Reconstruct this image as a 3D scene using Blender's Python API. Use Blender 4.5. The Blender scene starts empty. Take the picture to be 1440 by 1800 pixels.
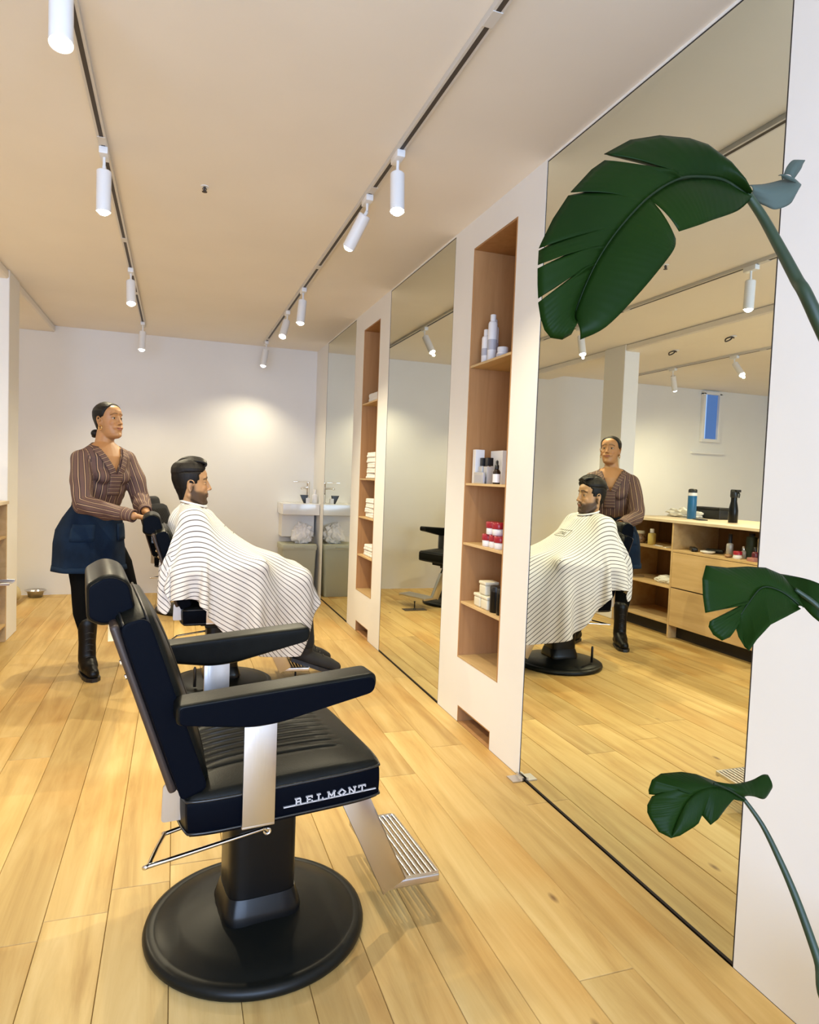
import bpy, bmesh, math, random
import numpy as np
from mathutils import Vector, Matrix, noise

R = math.radians
rnd = random.Random(11)
SC = bpy.context.scene
COL = SC.collection

# ------------------------------------------------------------------ camera
FPX, YAW, PITCH, ROLL = 1189.2, .3339, .0484, .0383
CAM = Vector((0, 0, 1.24))
fw = Vector((math.sin(YAW) * math.cos(PITCH), math.cos(YAW) * math.cos(PITCH), -math.sin(PITCH)))
r0 = Vector((math.cos(YAW), -math.sin(YAW), 0)); u0 = r0.cross(fw)
rt = math.cos(ROLL) * r0 + math.sin(ROLL) * u0
up = -math.sin(ROLL) * r0 + math.cos(ROLL) * u0
cd = bpy.data.cameras.new('camera'); cam = bpy.data.objects.new('camera', cd); COL.objects.link(cam)
cd.sensor_fit = 'HORIZONTAL'; cd.sensor_width = 36; cd.lens = FPX / 1440 * 36; cd.clip_start = .02
cam.matrix_world = Matrix((( rt.x, up.x, -fw.x, CAM.x), (rt.y, up.y, -fw.y, CAM.y), (rt.z, up.z, -fw.z, CAM.z), (0, 0, 0, 1)))
SC.camera = cam

def at(px, py, d):
    """point seen at pixel (1440x1800) at depth d along the optical axis"""
    return CAM + d * (fw + rt * ((px - 720) / FPX) - up * ((py - 900) / FPX))

# ------------------------------------------------------------------ world, exposure, daylight
SC.view_settings.view_transform = 'Standard'; SC.view_settings.look = 'None'
SC.view_settings.gamma = 1; SC.view_settings.use_curve_mapping = False
SC.view_settings.exposure = 0.42
w = bpy.data.worlds.new('sky'); SC.world = w; w.use_nodes = True
bg = w.node_tree.nodes['Background']; bg.inputs[0].default_value = (.55, .68, 1, 1); bg.inputs[1].default_value = 1.0
SC.cycles.max_bounces = 10; SC.cycles.diffuse_bounces = 5; SC.cycles.glossy_bounces = 6
SC.cycles.caustics_reflective = False; SC.cycles.caustics_refractive = False
SC.cycles.sample_clamp_indirect = 6

WARM = (1.0, .88, .60)
LP = 46          # watt of one track lamp
def area(name, loc, rot, sx, sy, power, col):
    l = bpy.data.lights.new(name, 'AREA'); l.shape = 'RECTANGLE'; l.size = sx; l.size_y = sy; l.energy = power; l.color = col
    o = bpy.data.objects.new(name, l); COL.objects.link(o); o.location = loc; o.rotation_euler = rot
    return o
# daylight coming in through the shop window behind the camera
area('window_daylight', (-.6, -2.42, 1.35), (R(90), 0, 0), 3.2, 1.9, 195, (.52, .69, 1.0))

# ------------------------------------------------------------------ materials
def nodes(name):
    m = bpy.data.materials.new(name); m.use_nodes = True
    nt = m.node_tree; b = nt.nodes['Principled BSDF']
    return m, nt, b
def mat(name, col, rough=.5, metal=0, noise_amt=0, nscale=8, bump=0, bscale=60, spec=None, coat=0, emis=None, es=0, trans=0, stretch=(1, 1, 1), sss=0):
    m, nt, b = nodes(name)
    b.inputs['Base Color'].default_value = (*col, 1); b.inputs['Roughness'].default_value = rough; b.inputs['Metallic'].default_value = metal
    if spec is not None: b.inputs['Specular IOR Level'].default_value = spec
    if coat: b.inputs['Coat Weight'].default_value = coat; b.inputs['Coat Roughness'].default_value = .15
    if trans: b.inputs['Transmission Weight'].default_value = trans
    if sss: b.inputs['Subsurface Weight'].default_value = sss; b.inputs['Subsurface Radius'].default_value = (.02, .008, .004)
    if emis: b.inputs['Emission Color'].default_value = (*emis, 1); b.inputs['Emission Strength'].default_value = es
    tc = nt.nodes.new('ShaderNodeTexCoord'); mp = nt.nodes.new('ShaderNodeMapping'); nt.links.new(tc.outputs['Object'], mp.inputs[0]); mp.inputs['Scale'].default_value = stretch
    if noise_amt:
        n = nt.nodes.new('ShaderNodeTexNoise'); n.inputs['Scale'].default_value = nscale; n.inputs['Detail'].default_value = 5; nt.links.new(mp.outputs[0], n.inputs[0])
        cr = nt.nodes.new('ShaderNodeValToRGB'); e = cr.color_ramp.elements
        e[0].position = .3; e[1].position = .7
        e[0].color = (*[c * (1 - noise_amt) for c in col], 1); e[1].color = (*[min(1, c * (1 + noise_amt)) for c in col], 1)
        nt.links.new(n.outputs[0], cr.inputs[0]); nt.links.new(cr.outputs[0], b.inputs['Base Color'])
    if bump:
        n2 = nt.nodes.new('ShaderNodeTexNoise'); n2.inputs['Scale'].default_value = bscale; n2.inputs['Detail'].default_value = 4; nt.links.new(mp.outputs[0], n2.inputs[0])
        bp = nt.nodes.new('ShaderNodeBump'); bp.inputs['Strength'].default_value = bump; bp.inputs['Distance'].default_value = .004
        nt.links.new(n2.outputs[0], bp.inputs['Height']); nt.links.new(bp.outputs[0], b.inputs['Normal'])
    return m

def wood(name, c1, c2, c3, axis=1, scale=1.0, rough=.45, knots=False, per_obj=True, spec=.35):
    """plank / ply grain running along one axis of the object's own space"""
    m, nt, b = nodes(name); N = nt.nodes; L = nt.links
    tc = N.new('ShaderNodeTexCoord'); mp = N.new('ShaderNodeMapping')
    s = [14 * scale] * 3; s[axis] = 1.1 * scale; mp.inputs['Scale'].default_value = s
    add = N.new('ShaderNodeVectorMath'); add.operation = 'ADD'
    oi = N.new('ShaderNodeObjectInfo'); mul = N.new('ShaderNodeVectorMath'); mul.operation = 'SCALE'; mul.inputs['Scale'].default_value = 37
    comb = N.new('ShaderNodeCombineXYZ')
    for i in range(3): L.new(oi.outputs['Random'], comb.inputs[i])
    L.new(comb.outputs[0], mul.inputs[0]); L.new(tc.outputs['Object'], mp.inputs[0]); L.new(mp.outputs[0], add.inputs[0]); L.new(mul.outputs[0], add.inputs[1])
    n = N.new('ShaderNodeTexNoise'); n.inputs['Scale'].default_value = 1.0; n.inputs['Detail'].default_value = 8; n.inputs['Roughness'].default_value = .62; n.inputs['Distortion'].default_value = .6
    L.new(add.outputs[0], n.inputs[0])
    cr = N.new('ShaderNodeValToRGB'); e = cr.color_ramp.elements
    e[0].position = .28; e[0].color = (*c1, 1); e[1].position = .72; e[1].color = (*c3, 1); k = e.new(.5); k.color = (*c2, 1)
    L.new(n.outputs[0], cr.inputs[0]); out = cr.outputs[0]
    if per_obj:
        hs = N.new('ShaderNodeHueSaturation'); mr = N.new('ShaderNodeMapRange'); mr.inputs['To Min'].default_value = .82; mr.inputs['To Max'].default_value = 1.08
        L.new(oi.outputs['Random'], mr.inputs[0]); L.new(mr.outputs[0], hs.inputs['Value']); L.new(out, hs.inputs['Color']); out = hs.outputs[0]
    if knots:
        mp2 = N.new('ShaderNodeMapping'); mp2.inputs['Scale'].default_value = (4.6, 1.9, 1); L.new(tc.outputs['Object'], mp2.inputs[0])
        ad2 = N.new('ShaderNodeVectorMath'); ad2.operation = 'ADD'; L.new(mp2.outputs[0], ad2.inputs[0]); L.new(mul.outputs[0], ad2.inputs[1])
        v = N.new('ShaderNodeTexVoronoi'); v.inputs['Scale'].default_value = 1.0; L.new(ad2.outputs[0], v.inputs[0])
        cr2 = N.new('ShaderNodeValToRGB'); e2 = cr2.color_ramp.elements; e2[0].position = .015; e2[0].color = (1, 1, 1, 1); e2[1].position = .060; e2[1].color = (0, 0, 0, 1)
        L.new(v.outputs['Distance'], cr2.inputs[0])
        gt = N.new('ShaderNodeMath'); gt.operation = 'GREATER_THAN'; gt.inputs[1].default_value = .40
        sp = N.new('ShaderNodeSeparateColor'); L.new(v.outputs['Color'], sp.inputs[0]); L.new(sp.outputs[0], gt.inputs[0])
        mm = N.new('ShaderNodeMath'); mm.operation = 'MULTIPLY'; L.new(cr2.outputs[0], mm.inputs[0]); L.new(gt.outputs[0], mm.inputs[1])
        mm2 = N.new('ShaderNodeMath'); mm2.operation = 'MULTIPLY'; mm2.inputs[1].default_value = .8; L.new(mm.outputs[0], mm2.inputs[0])
        mx = N.new('ShaderNodeMix'); mx.data_type = 'RGBA'; mx.inputs['B'].default_value = (.13, .055, .02, 1)
        L.new(mm2.outputs[0], mx.inputs['Factor']); L.new(out, mx.inputs['A']); out = mx.outputs['Result']
        # broad honey coloured stains
        n3 = N.new('ShaderNodeTexNoise'); n3.inputs['Scale'].default_value = 1.3; n3.inputs['Detail'].default_value = 3; L.new(tc.outputs['Object'], n3.inputs[0])
        cr3 = N.new('ShaderNodeValToRGB'); e3 = cr3.color_ramp.elements; e3[0].position = .5; e3[0].color = (0, 0, 0, 1); e3[1].position = .75; e3[1].color = (.85, .85, .85, 1)
        L.new(n3.outputs[0], cr3.inputs[0]); mx2 = N.new('ShaderNodeMix'); mx2.data_type = 'RGBA'; mx2.blend_type = 'MULTIPLY'; mx2.inputs['B'].default_value = (.88, .70, .48, 1)
        L.new(cr3.outputs[0], mx2.inputs['Factor']); L.new(out, mx2.inputs['A']); out = mx2.outputs['Result']
    L.new(out, b.inputs['Base Color']); b.inputs['Roughness'].default_value = rough; b.inputs['Specular IOR Level'].default_value = spec
    bp = N.new('ShaderNodeBump'); bp.inputs['Strength'].default_value = .12; bp.inputs['Distance'].default_value = .002
    L.new(n.outputs[0], bp.inputs['Height']); L.new(bp.outputs[0], b.inputs['Normal'])
    return m

M = {}
M['plaster'] = mat('white_plaster', (.80, .79, .77), .75, noise_amt=.015, nscale=3, bump=.06, bscale=25)
M['ceiling'] = mat('ceiling_plaster', (.83, .79, .73), .85, noise_amt=.02, nscale=2, bump=.05, bscale=18)
M['oak'] = wood('oak_floor', (.43, .265, .085), (.585, .395, .145), (.69, .50, .215), axis=1, knots=True, rough=.5, spec=.3)
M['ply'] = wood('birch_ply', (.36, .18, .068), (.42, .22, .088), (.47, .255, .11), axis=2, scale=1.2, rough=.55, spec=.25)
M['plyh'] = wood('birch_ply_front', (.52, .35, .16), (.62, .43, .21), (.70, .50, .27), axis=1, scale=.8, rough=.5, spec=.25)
M['mirror'] = mat('mirror_glass', (.83, .86, .755), .0, 1)
M['sub'] = mat('dark_subfloor', (.10, .06, .025), .9)
M['gap'] = mat('dark_joint', (.02, .017, .015), .7)
M['leather'] = mat('black_leather', (.0045, .005, .004), .40, noise_amt=.25, nscale=30, bump=.10, bscale=260, spec=.16)
M['side'] = mat('shaded_black_vinyl', (.0012, .002, .0045), .5, bump=.05, bscale=260, spec=.04)  # black vinyl like the tops, with the sides' bluish shade put into the colour
M['piping'] = mat('black_piping', (.012, .012, .012), .3, spec=.6)
M['letters'] = mat('silver_lettering', (.62, .62, .64), .35, .35)
M['gloss'] = mat('black_enamel', (.004, .004, .004), .28, spec=.25, noise_amt=.3, nscale=5)
M['satin'] = mat('black_satin_metal', (.005, .0055, .0045), .38, spec=.22)
M['chrome'] = mat('chrome', (.83, .81, .80), .08, 1)
M['steel'] = mat('brushed_steel', (.62, .60, .60), .28, 1, bump=.05, bscale=200, stretch=(1, 1, .08))
M['shell'] = mat('brown_metal_shell', (.06, .042, .034), .4, .4)
M['white'] = mat('white_enamel', (.80, .80, .80), .35)
M['ceramic'] = mat('white_ceramic', (.83, .82, .79), .15, coat=.4)
M['trackm'] = mat('track_white', (.62, .60, .57), .45)
M['slot'] = mat('track_slot', (.045, .035, .03), .6)
M['bulb'] = mat('lamp_lens', (1, 1, 1), .3, emis=(1.0, .90, .74), es=38)
M['black'] = mat('black_plastic', (.008, .008, .009), .4)

# ------------------------------------------------------------------ mesh helpers
def link(name, me, m=None, parent=None, smooth=False, auto=None):
    o = bpy.data.objects.new(name, me); COL.objects.link(o)
    if m is not None:
        for x in (m if isinstance(m, (list, tuple)) else [m]): me.materials.append(x)
    if parent: o.parent = parent
    if smooth: me.shade_smooth()
    if auto: 
        me.shade_smooth(); bm = bmesh.new(); bm.from_mesh(me)
        for e in bm.edges:
            if len(e.link_faces) == 2 and e.calc_face_angle(0) > R(auto): e.smooth = False
        bm.to_mesh(me); bm.free()
    return o
def obj(name, bm, m=None, parent=None, smooth=False, auto=None, T=None):
    if T is not None: bmesh.ops.transform(bm, matrix=T, verts=bm.verts)
    bmesh.ops.recalc_face_normals(bm, faces=bm.faces)
    me = bpy.data.meshes.new(name); bm.to_mesh(me); bm.free()
    return link(name, me, m, parent, smooth, auto)
def tag(o, label=None, cat=None, group=None, kind=None):
    if label: o['label'] = label
    if cat: o['category'] = cat
    if group: o['group'] = group
    if kind: o['kind'] = kind
    return o
def thing(name, label, cat, loc=(0, 0, 0), rz=0, group=None):
    o = bpy.data.objects.new(name, None); COL.objects.link(o); o.location = loc; o.rotation_euler = (0, 0, rz); o.empty_display_size = .1
    return tag(o, label, cat, group)
def struct(name, bm, m, T=None, parent=None, auto=None):
    o = obj(name, bm, m, parent, T=T, auto=auto); o['kind'] = 'structure'; return o
def dup(root, loc, rz, label=None):
    r = root.copy(); COL.objects.link(r); r.location = loc; r.rotation_euler = (0, 0, rz)
    if label: r['label'] = label
    for ch in list(root.children):
        c = ch.copy(); COL.objects.link(c); c.parent = r
        for g in list(ch.children):
            d = g.copy(); COL.objects.link(d); d.parent = c
    return r
def nb(): return bmesh.new()
def box(bm, x0, x1, y0, y1, z0, z1, bevel=0, seg=2, T=None):
    g = bmesh.ops.create_cube(bm, size=1)
    vs = g['verts']
    for v in vs: v.co = Vector(((x0 + x1) / 2 + v.co.x * (x1 - x0), (y0 + y1) / 2 + v.co.y * (y1 - y0), (z0 + z1) / 2 + v.co.z * (z1 - z0)))
    if T is not None: bmesh.ops.transform(bm, matrix=T, verts=vs)
    if bevel:
        es = list({e for v in vs for e in v.link_edges})
        bmesh.ops.bevel(bm, geom=es, offset=bevel, segments=seg, affect='EDGES', profile=.6)
    return bm
def lathe(bm, prof, n=32, T=None, cap=True):
    rings = []
    for r_, z in prof:
        rings.append([bm.verts.new((r_ * math.cos(2 * math.pi * i / n), r_ * math.sin(2 * math.pi * i / n), z)) for i in range(n)])
    for a, b in zip(rings, rings[1:]):
        for i in range(n): bm.faces.new((a[i], a[(i + 1) % n], b[(i + 1) % n], b[i]))
    if cap: bm.faces.new(rings[0][::-1]); bm.faces.new(rings[-1])
    if T is not None: bmesh.ops.transform(bm, matrix=T, verts=[v for r_ in rings for v in r_])
    return bm
def loft(bm, rings, closed=True, cap=True):
    vr = [[bm.verts.new(p) for p in r_] for r_ in rings]
    n = len(vr[0])
    for a, b in zip(vr, vr[1:]):
        for i in range(n if closed else n - 1): bm.faces.new((a[i], a[(i + 1) % n], b[(i + 1) % n], b[i]))
    if cap and closed: bm.faces.new(vr[0][::-1]); bm.faces.new(vr[-1])
    return vr
def smooth_path(pts, k=6):
    pts = [Vector(p) for p in pts]; out = []
    for i in range(len(pts) - 1):
        p0 = pts[max(i - 1, 0)]; p1 = pts[i]; p2 = pts[i + 1]; p3 = pts[min(i + 2, len(pts) - 1)]
        for j in range(k):
            t = j / k
            out.append(.5 * ((2 * p1) + (p2 - p0) * t + (2 * p0 - 5 * p1 + 4 * p2 - p3) * t * t + (3 * p1 - p0 - 3 * p2 + p3) * t ** 3))
    out.append(pts[-1]); return out
def tube(bm, pts, r, n=10, closed=False, radii=None, cap=True):
    pts = [Vector(p) for p in pts]; N_ = len(pts); rings = []
    prev = None
    for i, p in enumerate(pts):
        if closed: t = pts[(i + 1) % N_] - pts[i - 1]
        else: t = pts[min(i + 1, N_ - 1)] - pts[max(i - 1, 0)]
        t.normalize()
        if prev is None:
            a = Vector((0, 0, 1)) if abs(t.z) < .9 else Vector((1, 0, 0))
            u_ = t.cross(a).normalized()
        else: u_ = (prev - t * prev.dot(t)).normalized()
        prev = u_; v_ = t.cross(u_)
        rr = radii[i] if radii else r
        rings.append([bm.verts.new(p + rr * (math.cos(2 * math.pi * j / n) * u_ + math.sin(2 * math.pi * j / n) * v_)) for j in range(n)])
    m_ = N_ if closed else N_ - 1
    for i in range(m_):
        a = rings[i]; b = rings[(i + 1) % N_]
        for j in range(n): bm.faces.new((a[j], a[(j + 1) % n], b[(j + 1) % n], b[j]))
    if cap and not closed: bm.faces.new(rings[0][::-1]); bm.faces.new(rings[-1])
    return bm
def prism(bm, poly, y0, y1, bevel=0, seg=3, T=None):
    """poly in x,z extruded along y"""
    a = [bm.verts.new((x, y0, z)) for x, z in poly]; b = [bm.verts.new((x, y1, z)) for x, z in poly]
    fs = [bm.faces.new(a), bm.faces.new(b[::-1])]
    n = len(a)
    for i in range(n): fs.append(bm.faces.new((a[i], b[i], b[(i + 1) % n], a[(i + 1) % n])))
    if T is not None: bmesh.ops.transform(bm, matrix=T, verts=a + b)
    if bevel: bmesh.ops.bevel(bm, geom=list({e for f in fs[:2] for e in f.edges}), offset=bevel, segments=seg, affect='EDGES', profile=.5)
    return bm
def pillow(bm, poly, y0, y1, r=.01, seg=4, T=None):
    """poly (x,z) swept along y with softly rounded ends"""
    xs = [p[0] for p in poly]; zs = [p[1] for p in poly]; cx, cz = (min(xs) + max(xs)) / 2, (min(zs) + max(zs)) / 2; hx, hz = (max(xs) - min(xs)) / 2, (max(zs) - min(zs)) / 2
    st = []
    for i in range(seg + 1):
        a = math.pi / 2 * i / seg; st.append((r * (1 - math.sin(a)), r * (1 - math.cos(a))))     # (inset, distance from end)
    rings = []
    for ins, d in [(r * 2.2, 0)] + st: rings.append((ins, y0 + d if y1 > y0 else y0 - d))
    for ins, d in (st[::-1] + [(r * 2.2, 0)]): rings.append((ins, y1 - d if y1 > y0 else y1 + d))
    vr = loft(bm, [[(cx + (x - cx) * (hx - ins) / hx, y, cz + (z - cz) * (hz - ins) / hz) for x, z in poly] for ins, y in rings])
    if T is not None: bmesh.ops.transform(bm, matrix=T, verts=[v for q in vr for v in q])
    return bm
def rot(ax, d): return Matrix.Rotation(R(d), 4, ax)
def tr(x, y, z): return Matrix.Translation((x, y, z))
def round_poly(pts, rad, k=5):
    out = []; n = len(pts)
    for i in range(n):
        p = Vector(pts[i]); a = Vector(pts[i - 1]); b = Vector(pts[(i + 1) % n])
        r_ = rad[i] if isinstance(rad, (list, tuple)) else rad; r_ = min(r_, .46 * (a - p).length, .46 * (b - p).length)
        pa = p + (a - p).normalized() * r_; pb = p + (b - p).normalized() * r_
        for j in range(k + 1):
            t = j / k; q = (1 - t) ** 2 * pa + 2 * t * (1 - t) * p + t * t * pb; out.append((q.x, q.y))
    return out
# ------------------------------------------------------------------ room shell
W, H, YB, XL, YF = 1.401, 2.56, 7.23, -4.9, -2.5
# floor: base slab and individually laid planks
bm = nb(); box(bm, XL, W + .35, YF, YB, -.08, -.022); floor = struct('floor', bm, M['sub'])
PW = .1625; seam = []; x = .008
while x > XL: x -= PW
k = 0; plank_n = 0
while x < W:
    xa = max(x, XL); xb = min(x + PW, W + .0)
    y = YF - rnd.random() * 1.6
    while y < YB:
        ln = rnd.choice([1.7, 1.9, 2.1, 2.4])
        ya, yb = max(y, YF), min(y + ln, YB)
        if yb - ya > .02 and xb - xa > .01:
            b_ = nb(); g = .0006; cx, cy = (xa + xb) / 2, (ya + yb) / 2
            hx, hy = (xb - xa) / 2 - g, (yb - ya) / 2 - .0008
            lo = [b_.verts.new((sx * hx, sy * hy, -.022)) for sx, sy in ((-1, -1), (1, -1), (1, 1), (-1, 1))]
            mi = [b_.verts.new((sx * hx, sy * hy, -.0018)) for sx, sy in ((-1, -1), (1, -1), (1, 1), (-1, 1))]
            to = [b_.verts.new((sx * (hx - .0012), sy * (hy - .001), 0)) for sx, sy in ((-1, -1), (1, -1), (1, 1), (-1, 1))]
            for A_, B_ in ((lo, mi), (mi, to)):
                for i in range(4): b_.faces.new((A_[i], A_[(i + 1) % 4], B_[(i + 1) % 4], B_[i]))
            b_.faces.new(to)
            o = obj('plank', b_, M['oak'], floor); o.location = (cx, cy, rnd.uniform(-.0006, 0)); plank_n += 1
        y += ln
    x += PW
bm = nb(); box(bm, XL, W + .35, YF, YB, H, H + .1); ceiling = struct('ceiling', bm, M['ceiling'])
bm = nb(); box(bm, XL - .1, W + .35, YB, YB + .1, 0, H)
wall_back = struct('wall_back', bm, M['plaster'])
bm = nb(); box(bm, XL - .1, XL, YF, YB, 0, H); struct('wall_left', bm, M['plaster'])
# front wall behind the camera with the shop window opening
bm = nb()
box(bm, XL - .1, -2.3, YF - .12, YF, 0, H); box(bm, 1.1, W + .35, YF - .12, YF, 0, H)
box(bm, -2.3, 1.1, YF - .12, YF, 0, .35); box(bm, -2.3, 1.1, YF - .12, YF, 2.35, H)
struct('wall_front', bm, M['plaster'])
bm = nb()
for xa in (-2.3, -1.2, -.05, 1.04): box(bm, xa, xa + .06, YF - .09, YF - .03, .35, 2.35)
for za in (.35, 2.29): box(bm, -2.3, 1.1, YF - .09, YF - .03, za, za + .06)
win1 = struct('window_1', bm, M['white'])
# right wall: white piers, mirrors let in between them, ply lined niches with foot vents
MIR = [(1.3277, 2.4885, 2.5462), (3.4452, 4.6007, 2.5462), (5.5722, 6.6682, 2.5462)]
NI = [(2.729, 3.193), (4.849, 5.299)]; NT, NB = 2.414, .330
VT = .085
bm = nb(); D = .35; G = .005
def wb(y0, y1, z0, z1): box(bm, W, W + D, y0, y1, z0, z1)
wb(YF, MIR[0][0] - G, 0, H)
for i in range(3):
    a, b, t = MIR[i]; wb(a - G, b + G, t + G, H)
    box(bm, W + .03, W + D, a - G, b + G, 0, t + G)
for i in range(2):
    a, b = NI[i]; l = MIR[i][1] + G; r = MIR[i + 1][0] - G
    wb(l, a, 0, H); wb(b, r, 0, H); wb(a, b, NT, H)
    va, vb = a + .055, b - .03
    wb(a, va, 0, NB); wb(vb, b, 0, NB); wb(va, vb, VT, NB)
    box(bm, W + .32, W + D, a, b, 0, NT)
wb(MIR[2][1] + G, YB, 0, H)
wall_right = struct('wall_right', bm, M['plaster'])
for i, (a, b, t) in enumerate(MIR):
    mi = tag(thing('wall_mirror', ['tall wall mirror nearest the camera, behind the green leaves', 'tall wall mirror between the two open shelf niches', 'narrow-looking far wall mirror beside the white sink'][i], 'mirror', (W + .02, (a + b) / 2, 0), 0), group=None)
    cy = (a + b) / 2
    bm = nb(); box(bm, -.0185, -.014, a - cy, b - cy, .012, t); obj('mirror_glass', bm, M['mirror'], mi)
    bm = nb(); box(bm, -.0135, .009, a - cy - G + .0005, b - cy + G - .0005, .001, t + G - .0005); obj('backing', bm, M['gap'], mi)
    bm = nb(); e_ = .0035
    box(bm, -.0192, -.0135, a - cy - e_, a - cy - .0002, .008, t + e_); box(bm, -.0192, -.0135, b - cy + .0002, b - cy + e_, .008, t + e_)
    box(bm, -.0192, -.0135, a - cy - e_, b - cy + e_, t + .0002, t + e_); box(bm, -.0192, -.0135, a - cy - e_, b - cy + e_, .004, .0118)
    obj('edge_joint', bm, M['gap'], mi)
# small metal clips at the mirror feet
for (y_, nm) in ((2.47, 'small metal mirror clip on the floor at the near white pier'),):
    bm = nb(); box(bm, W - .055, W - .004, y_ - .03, y_ + .03, 0.0, .004); box(bm, W - .012, W - .004, y_ - .03, y_ + .03, 0, .016)
    tag(obj('mirror_clip', bm, M['steel']), nm, 'clip')
# niches
SHZ = [1.826, 1.232, .928, .624]
shelf_top = {}
for i, (a, b) in enumerate(NI):
    n_ = thing('shelf_niche', ['tall plywood shelf niche between the near and middle mirrors, holding products', 'tall plywood shelf niche between the middle and far mirrors, holding towels'][i], 'shelf', (W, (a + b) / 2, 0), 0)
    hy = (b - a) / 2; T_ = .010
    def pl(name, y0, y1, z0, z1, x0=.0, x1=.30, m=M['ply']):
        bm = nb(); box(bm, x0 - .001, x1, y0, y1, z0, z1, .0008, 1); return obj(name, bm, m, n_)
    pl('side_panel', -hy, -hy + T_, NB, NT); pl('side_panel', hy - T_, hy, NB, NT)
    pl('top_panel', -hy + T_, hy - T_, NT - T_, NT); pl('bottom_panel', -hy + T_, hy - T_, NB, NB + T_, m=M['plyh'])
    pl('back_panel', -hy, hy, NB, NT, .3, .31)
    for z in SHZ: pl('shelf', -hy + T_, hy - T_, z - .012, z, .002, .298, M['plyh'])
    v = thing('foot_vent', ['wood lined toe vent at floor level under the product niche', 'wood lined toe vent at floor level under the towel niche'][i], 'vent', (W, (a + b) / 2, 0), 0)
    ya, yb = a + .055 - (a + b) / 2, b - .03 - (a + b) / 2
    for nm, y0, y1, z0, z1, x0, x1 in (('side_panel', yb - .006, yb, .001, VT, 0, .3), ('side_panel', ya, ya + .006, .001, VT, 0, .3), ('top_panel', ya + .006, yb - .006, VT - .006, VT, 0, .3), ('back_panel', ya + .006, yb - .006, .001, VT - .006, .28, .3), ('bottom_panel', ya + .006, yb - .006, -.012, .0008, .001, .28)):
        bm = nb(); box(bm, x0, x1, y0, y1, z0, z1); obj(nm, bm, M['ply'], v)
# free standing white pillar
bm = nb(); box(bm, -1.262, -1.100, 5.34, 5.66, 0, H, .004, 1); struct('pillar', bm, M['plaster'])
# shallow ceiling bulkhead running over the pillar
bm = nb(); box(bm, -1.42, -1.105, YF, YB, 2.50, H, .01, 1); struct('trim_1', bm, M['ceiling'])

# ------------------------------------------------------------------ track lights
def track(x, y0, y1, label):
    t = thing('light_track', label, 'light track', (x, 0, H))
    bm = nb(); box(bm, -.017, .017, y0, y1, -.020, 0, .001, 1); obj('rail', bm, M['trackm'], t)
    bm = nb(); box(bm, -.0075, .0075, y0 + .01, y1 - .01, -.0208, -.012); obj('slot', bm, M['slot'], t)
    for yy in np.arange(y0 + 1.2, y1, 1.23):
        bm = nb(); box(bm, -.016, .016, yy - .035, yy + .035, -.0225, -.0195, .001, 1); obj('joint_cover', bm, M['trackm'], t)
    return t
track(.816, .6, 6.95, 'long white ceiling light track nearest the mirror wall')
track(-.305, .6, 6.75, 'long white ceiling light track above the standing woman')
track(-2.24, 1.2, 6.8, 'white ceiling light track in the far bay, seen only in the mirror')
def spot(x, y, aim, label, on=True, power=1.0, ang=135):
    """aim: direction the cylinder points"""
    t = thing('track_spotlight', label, 'spotlight', (x, y, H - .02), 0, None)
    bm = nb(); box(bm, -.017, .017, -.045, .045, -.028, 0, .004, 2); obj('adapter', bm, M['white'], t, auto=40)
    d = Vector(aim).normalized()
    bm = nb(); tube(bm, [(0, 0, -.026), (0, 0, -.062)], .006, 8); 
    j = Vector((0, 0, -.062)); tube(bm, [j, j + d * .022], .0075, 8)
    obj('stem', bm, M['white'], t, smooth=False, auto=40)
    q = d.to_track_quat('Z', 'Y').to_matrix().to_4x4()
    T = Matrix.Translation(j + d * .018) @ q
    bm = nb(); L_ = .165; rr = .029
    lathe(bm, [(.001, 0), (rr - .004, 0), (rr, .004), (rr, L_), (rr - .003, L_), (rr - .004, L_ - .008), (.001, L_ - .008)], 24, T, cap=False)
    obj('housing', bm, M['white'], t, auto=40)
    bm = nb(); lathe(bm, [(rr - .0045, L_ - .007)] + [((rr - .006) * math.cos(a), L_ - .002 + .017 * math.sin(a)) for a in np.linspace(0, 1.54, 6)], 20, T, cap=True)
    e = obj('lens', bm, M['bulb'] if on else M['white'], t)
    if on:
        l = bpy.data.lights.new('spot_light', 'SPOT'); l.energy = LP * power; l.color = WARM; l.spot_size = R(ang); l.spot_blend = 1.0; l.shadow_soft_size = .010
        o = bpy.data.objects.new('spot_light', l); COL.objects.link(o)
        o.location = Vector((x, y, H - .02)) + j + d * (.018 + L_ + .030); o.rotation_euler = (-d).to_track_quat('Z', 'Y').to_euler()
    return t
spot(-.305, 2.02, (.05, -.30, -1), 'brightest spotlight at the top left corner of the photo', True, .42)
spot(-.305, 3.12, (0.0, .02, -1), 'white cylinder spotlight hanging straight down on the left track', True, 1.35)
spot(-.305, 4.86, (.05, -.35, -1), 'lit spotlight on the left track, third one from the camera', True, 1.25)
spot(-.305, 6.55, (-.03, -.12, -1), 'lit spotlight on the left track nearest the back wall', True, .9)
spot(.816, 2.66, (-.04, -.22, -1), 'lit spotlight above the near mirrors, closest on the right track', True, 1.0)
spot(.816, 3.12, (-.42, .55, -1), 'unlit-looking white cylinder on the right track tilted away to the left')
spot(.816, 4.80, (-.1, -.12, -1), 'lit spotlight on the right track in front of the middle mirror', True, 1.25)
spot(.816, 5.52, (-.30, -.55, -1), 'tilted lit spotlight, second from the back on the right track')
spot(.816, 6.85, (-.15, -.1, -1), 'lit spotlight on the right track nearest the sink', True, .8)
spot(-2.24, 5.20, (.1, -.9, -1), 'lit spotlight over the far bay seen in the near mirror', True, 2.0)
spot(-2.24, 3.3, (.2, .3, -1), 'added unseen spotlight at the near end of the far bay track, lighting the counter island', True, 1.8)  # added lamp, out of view, to brighten the counter island
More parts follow.
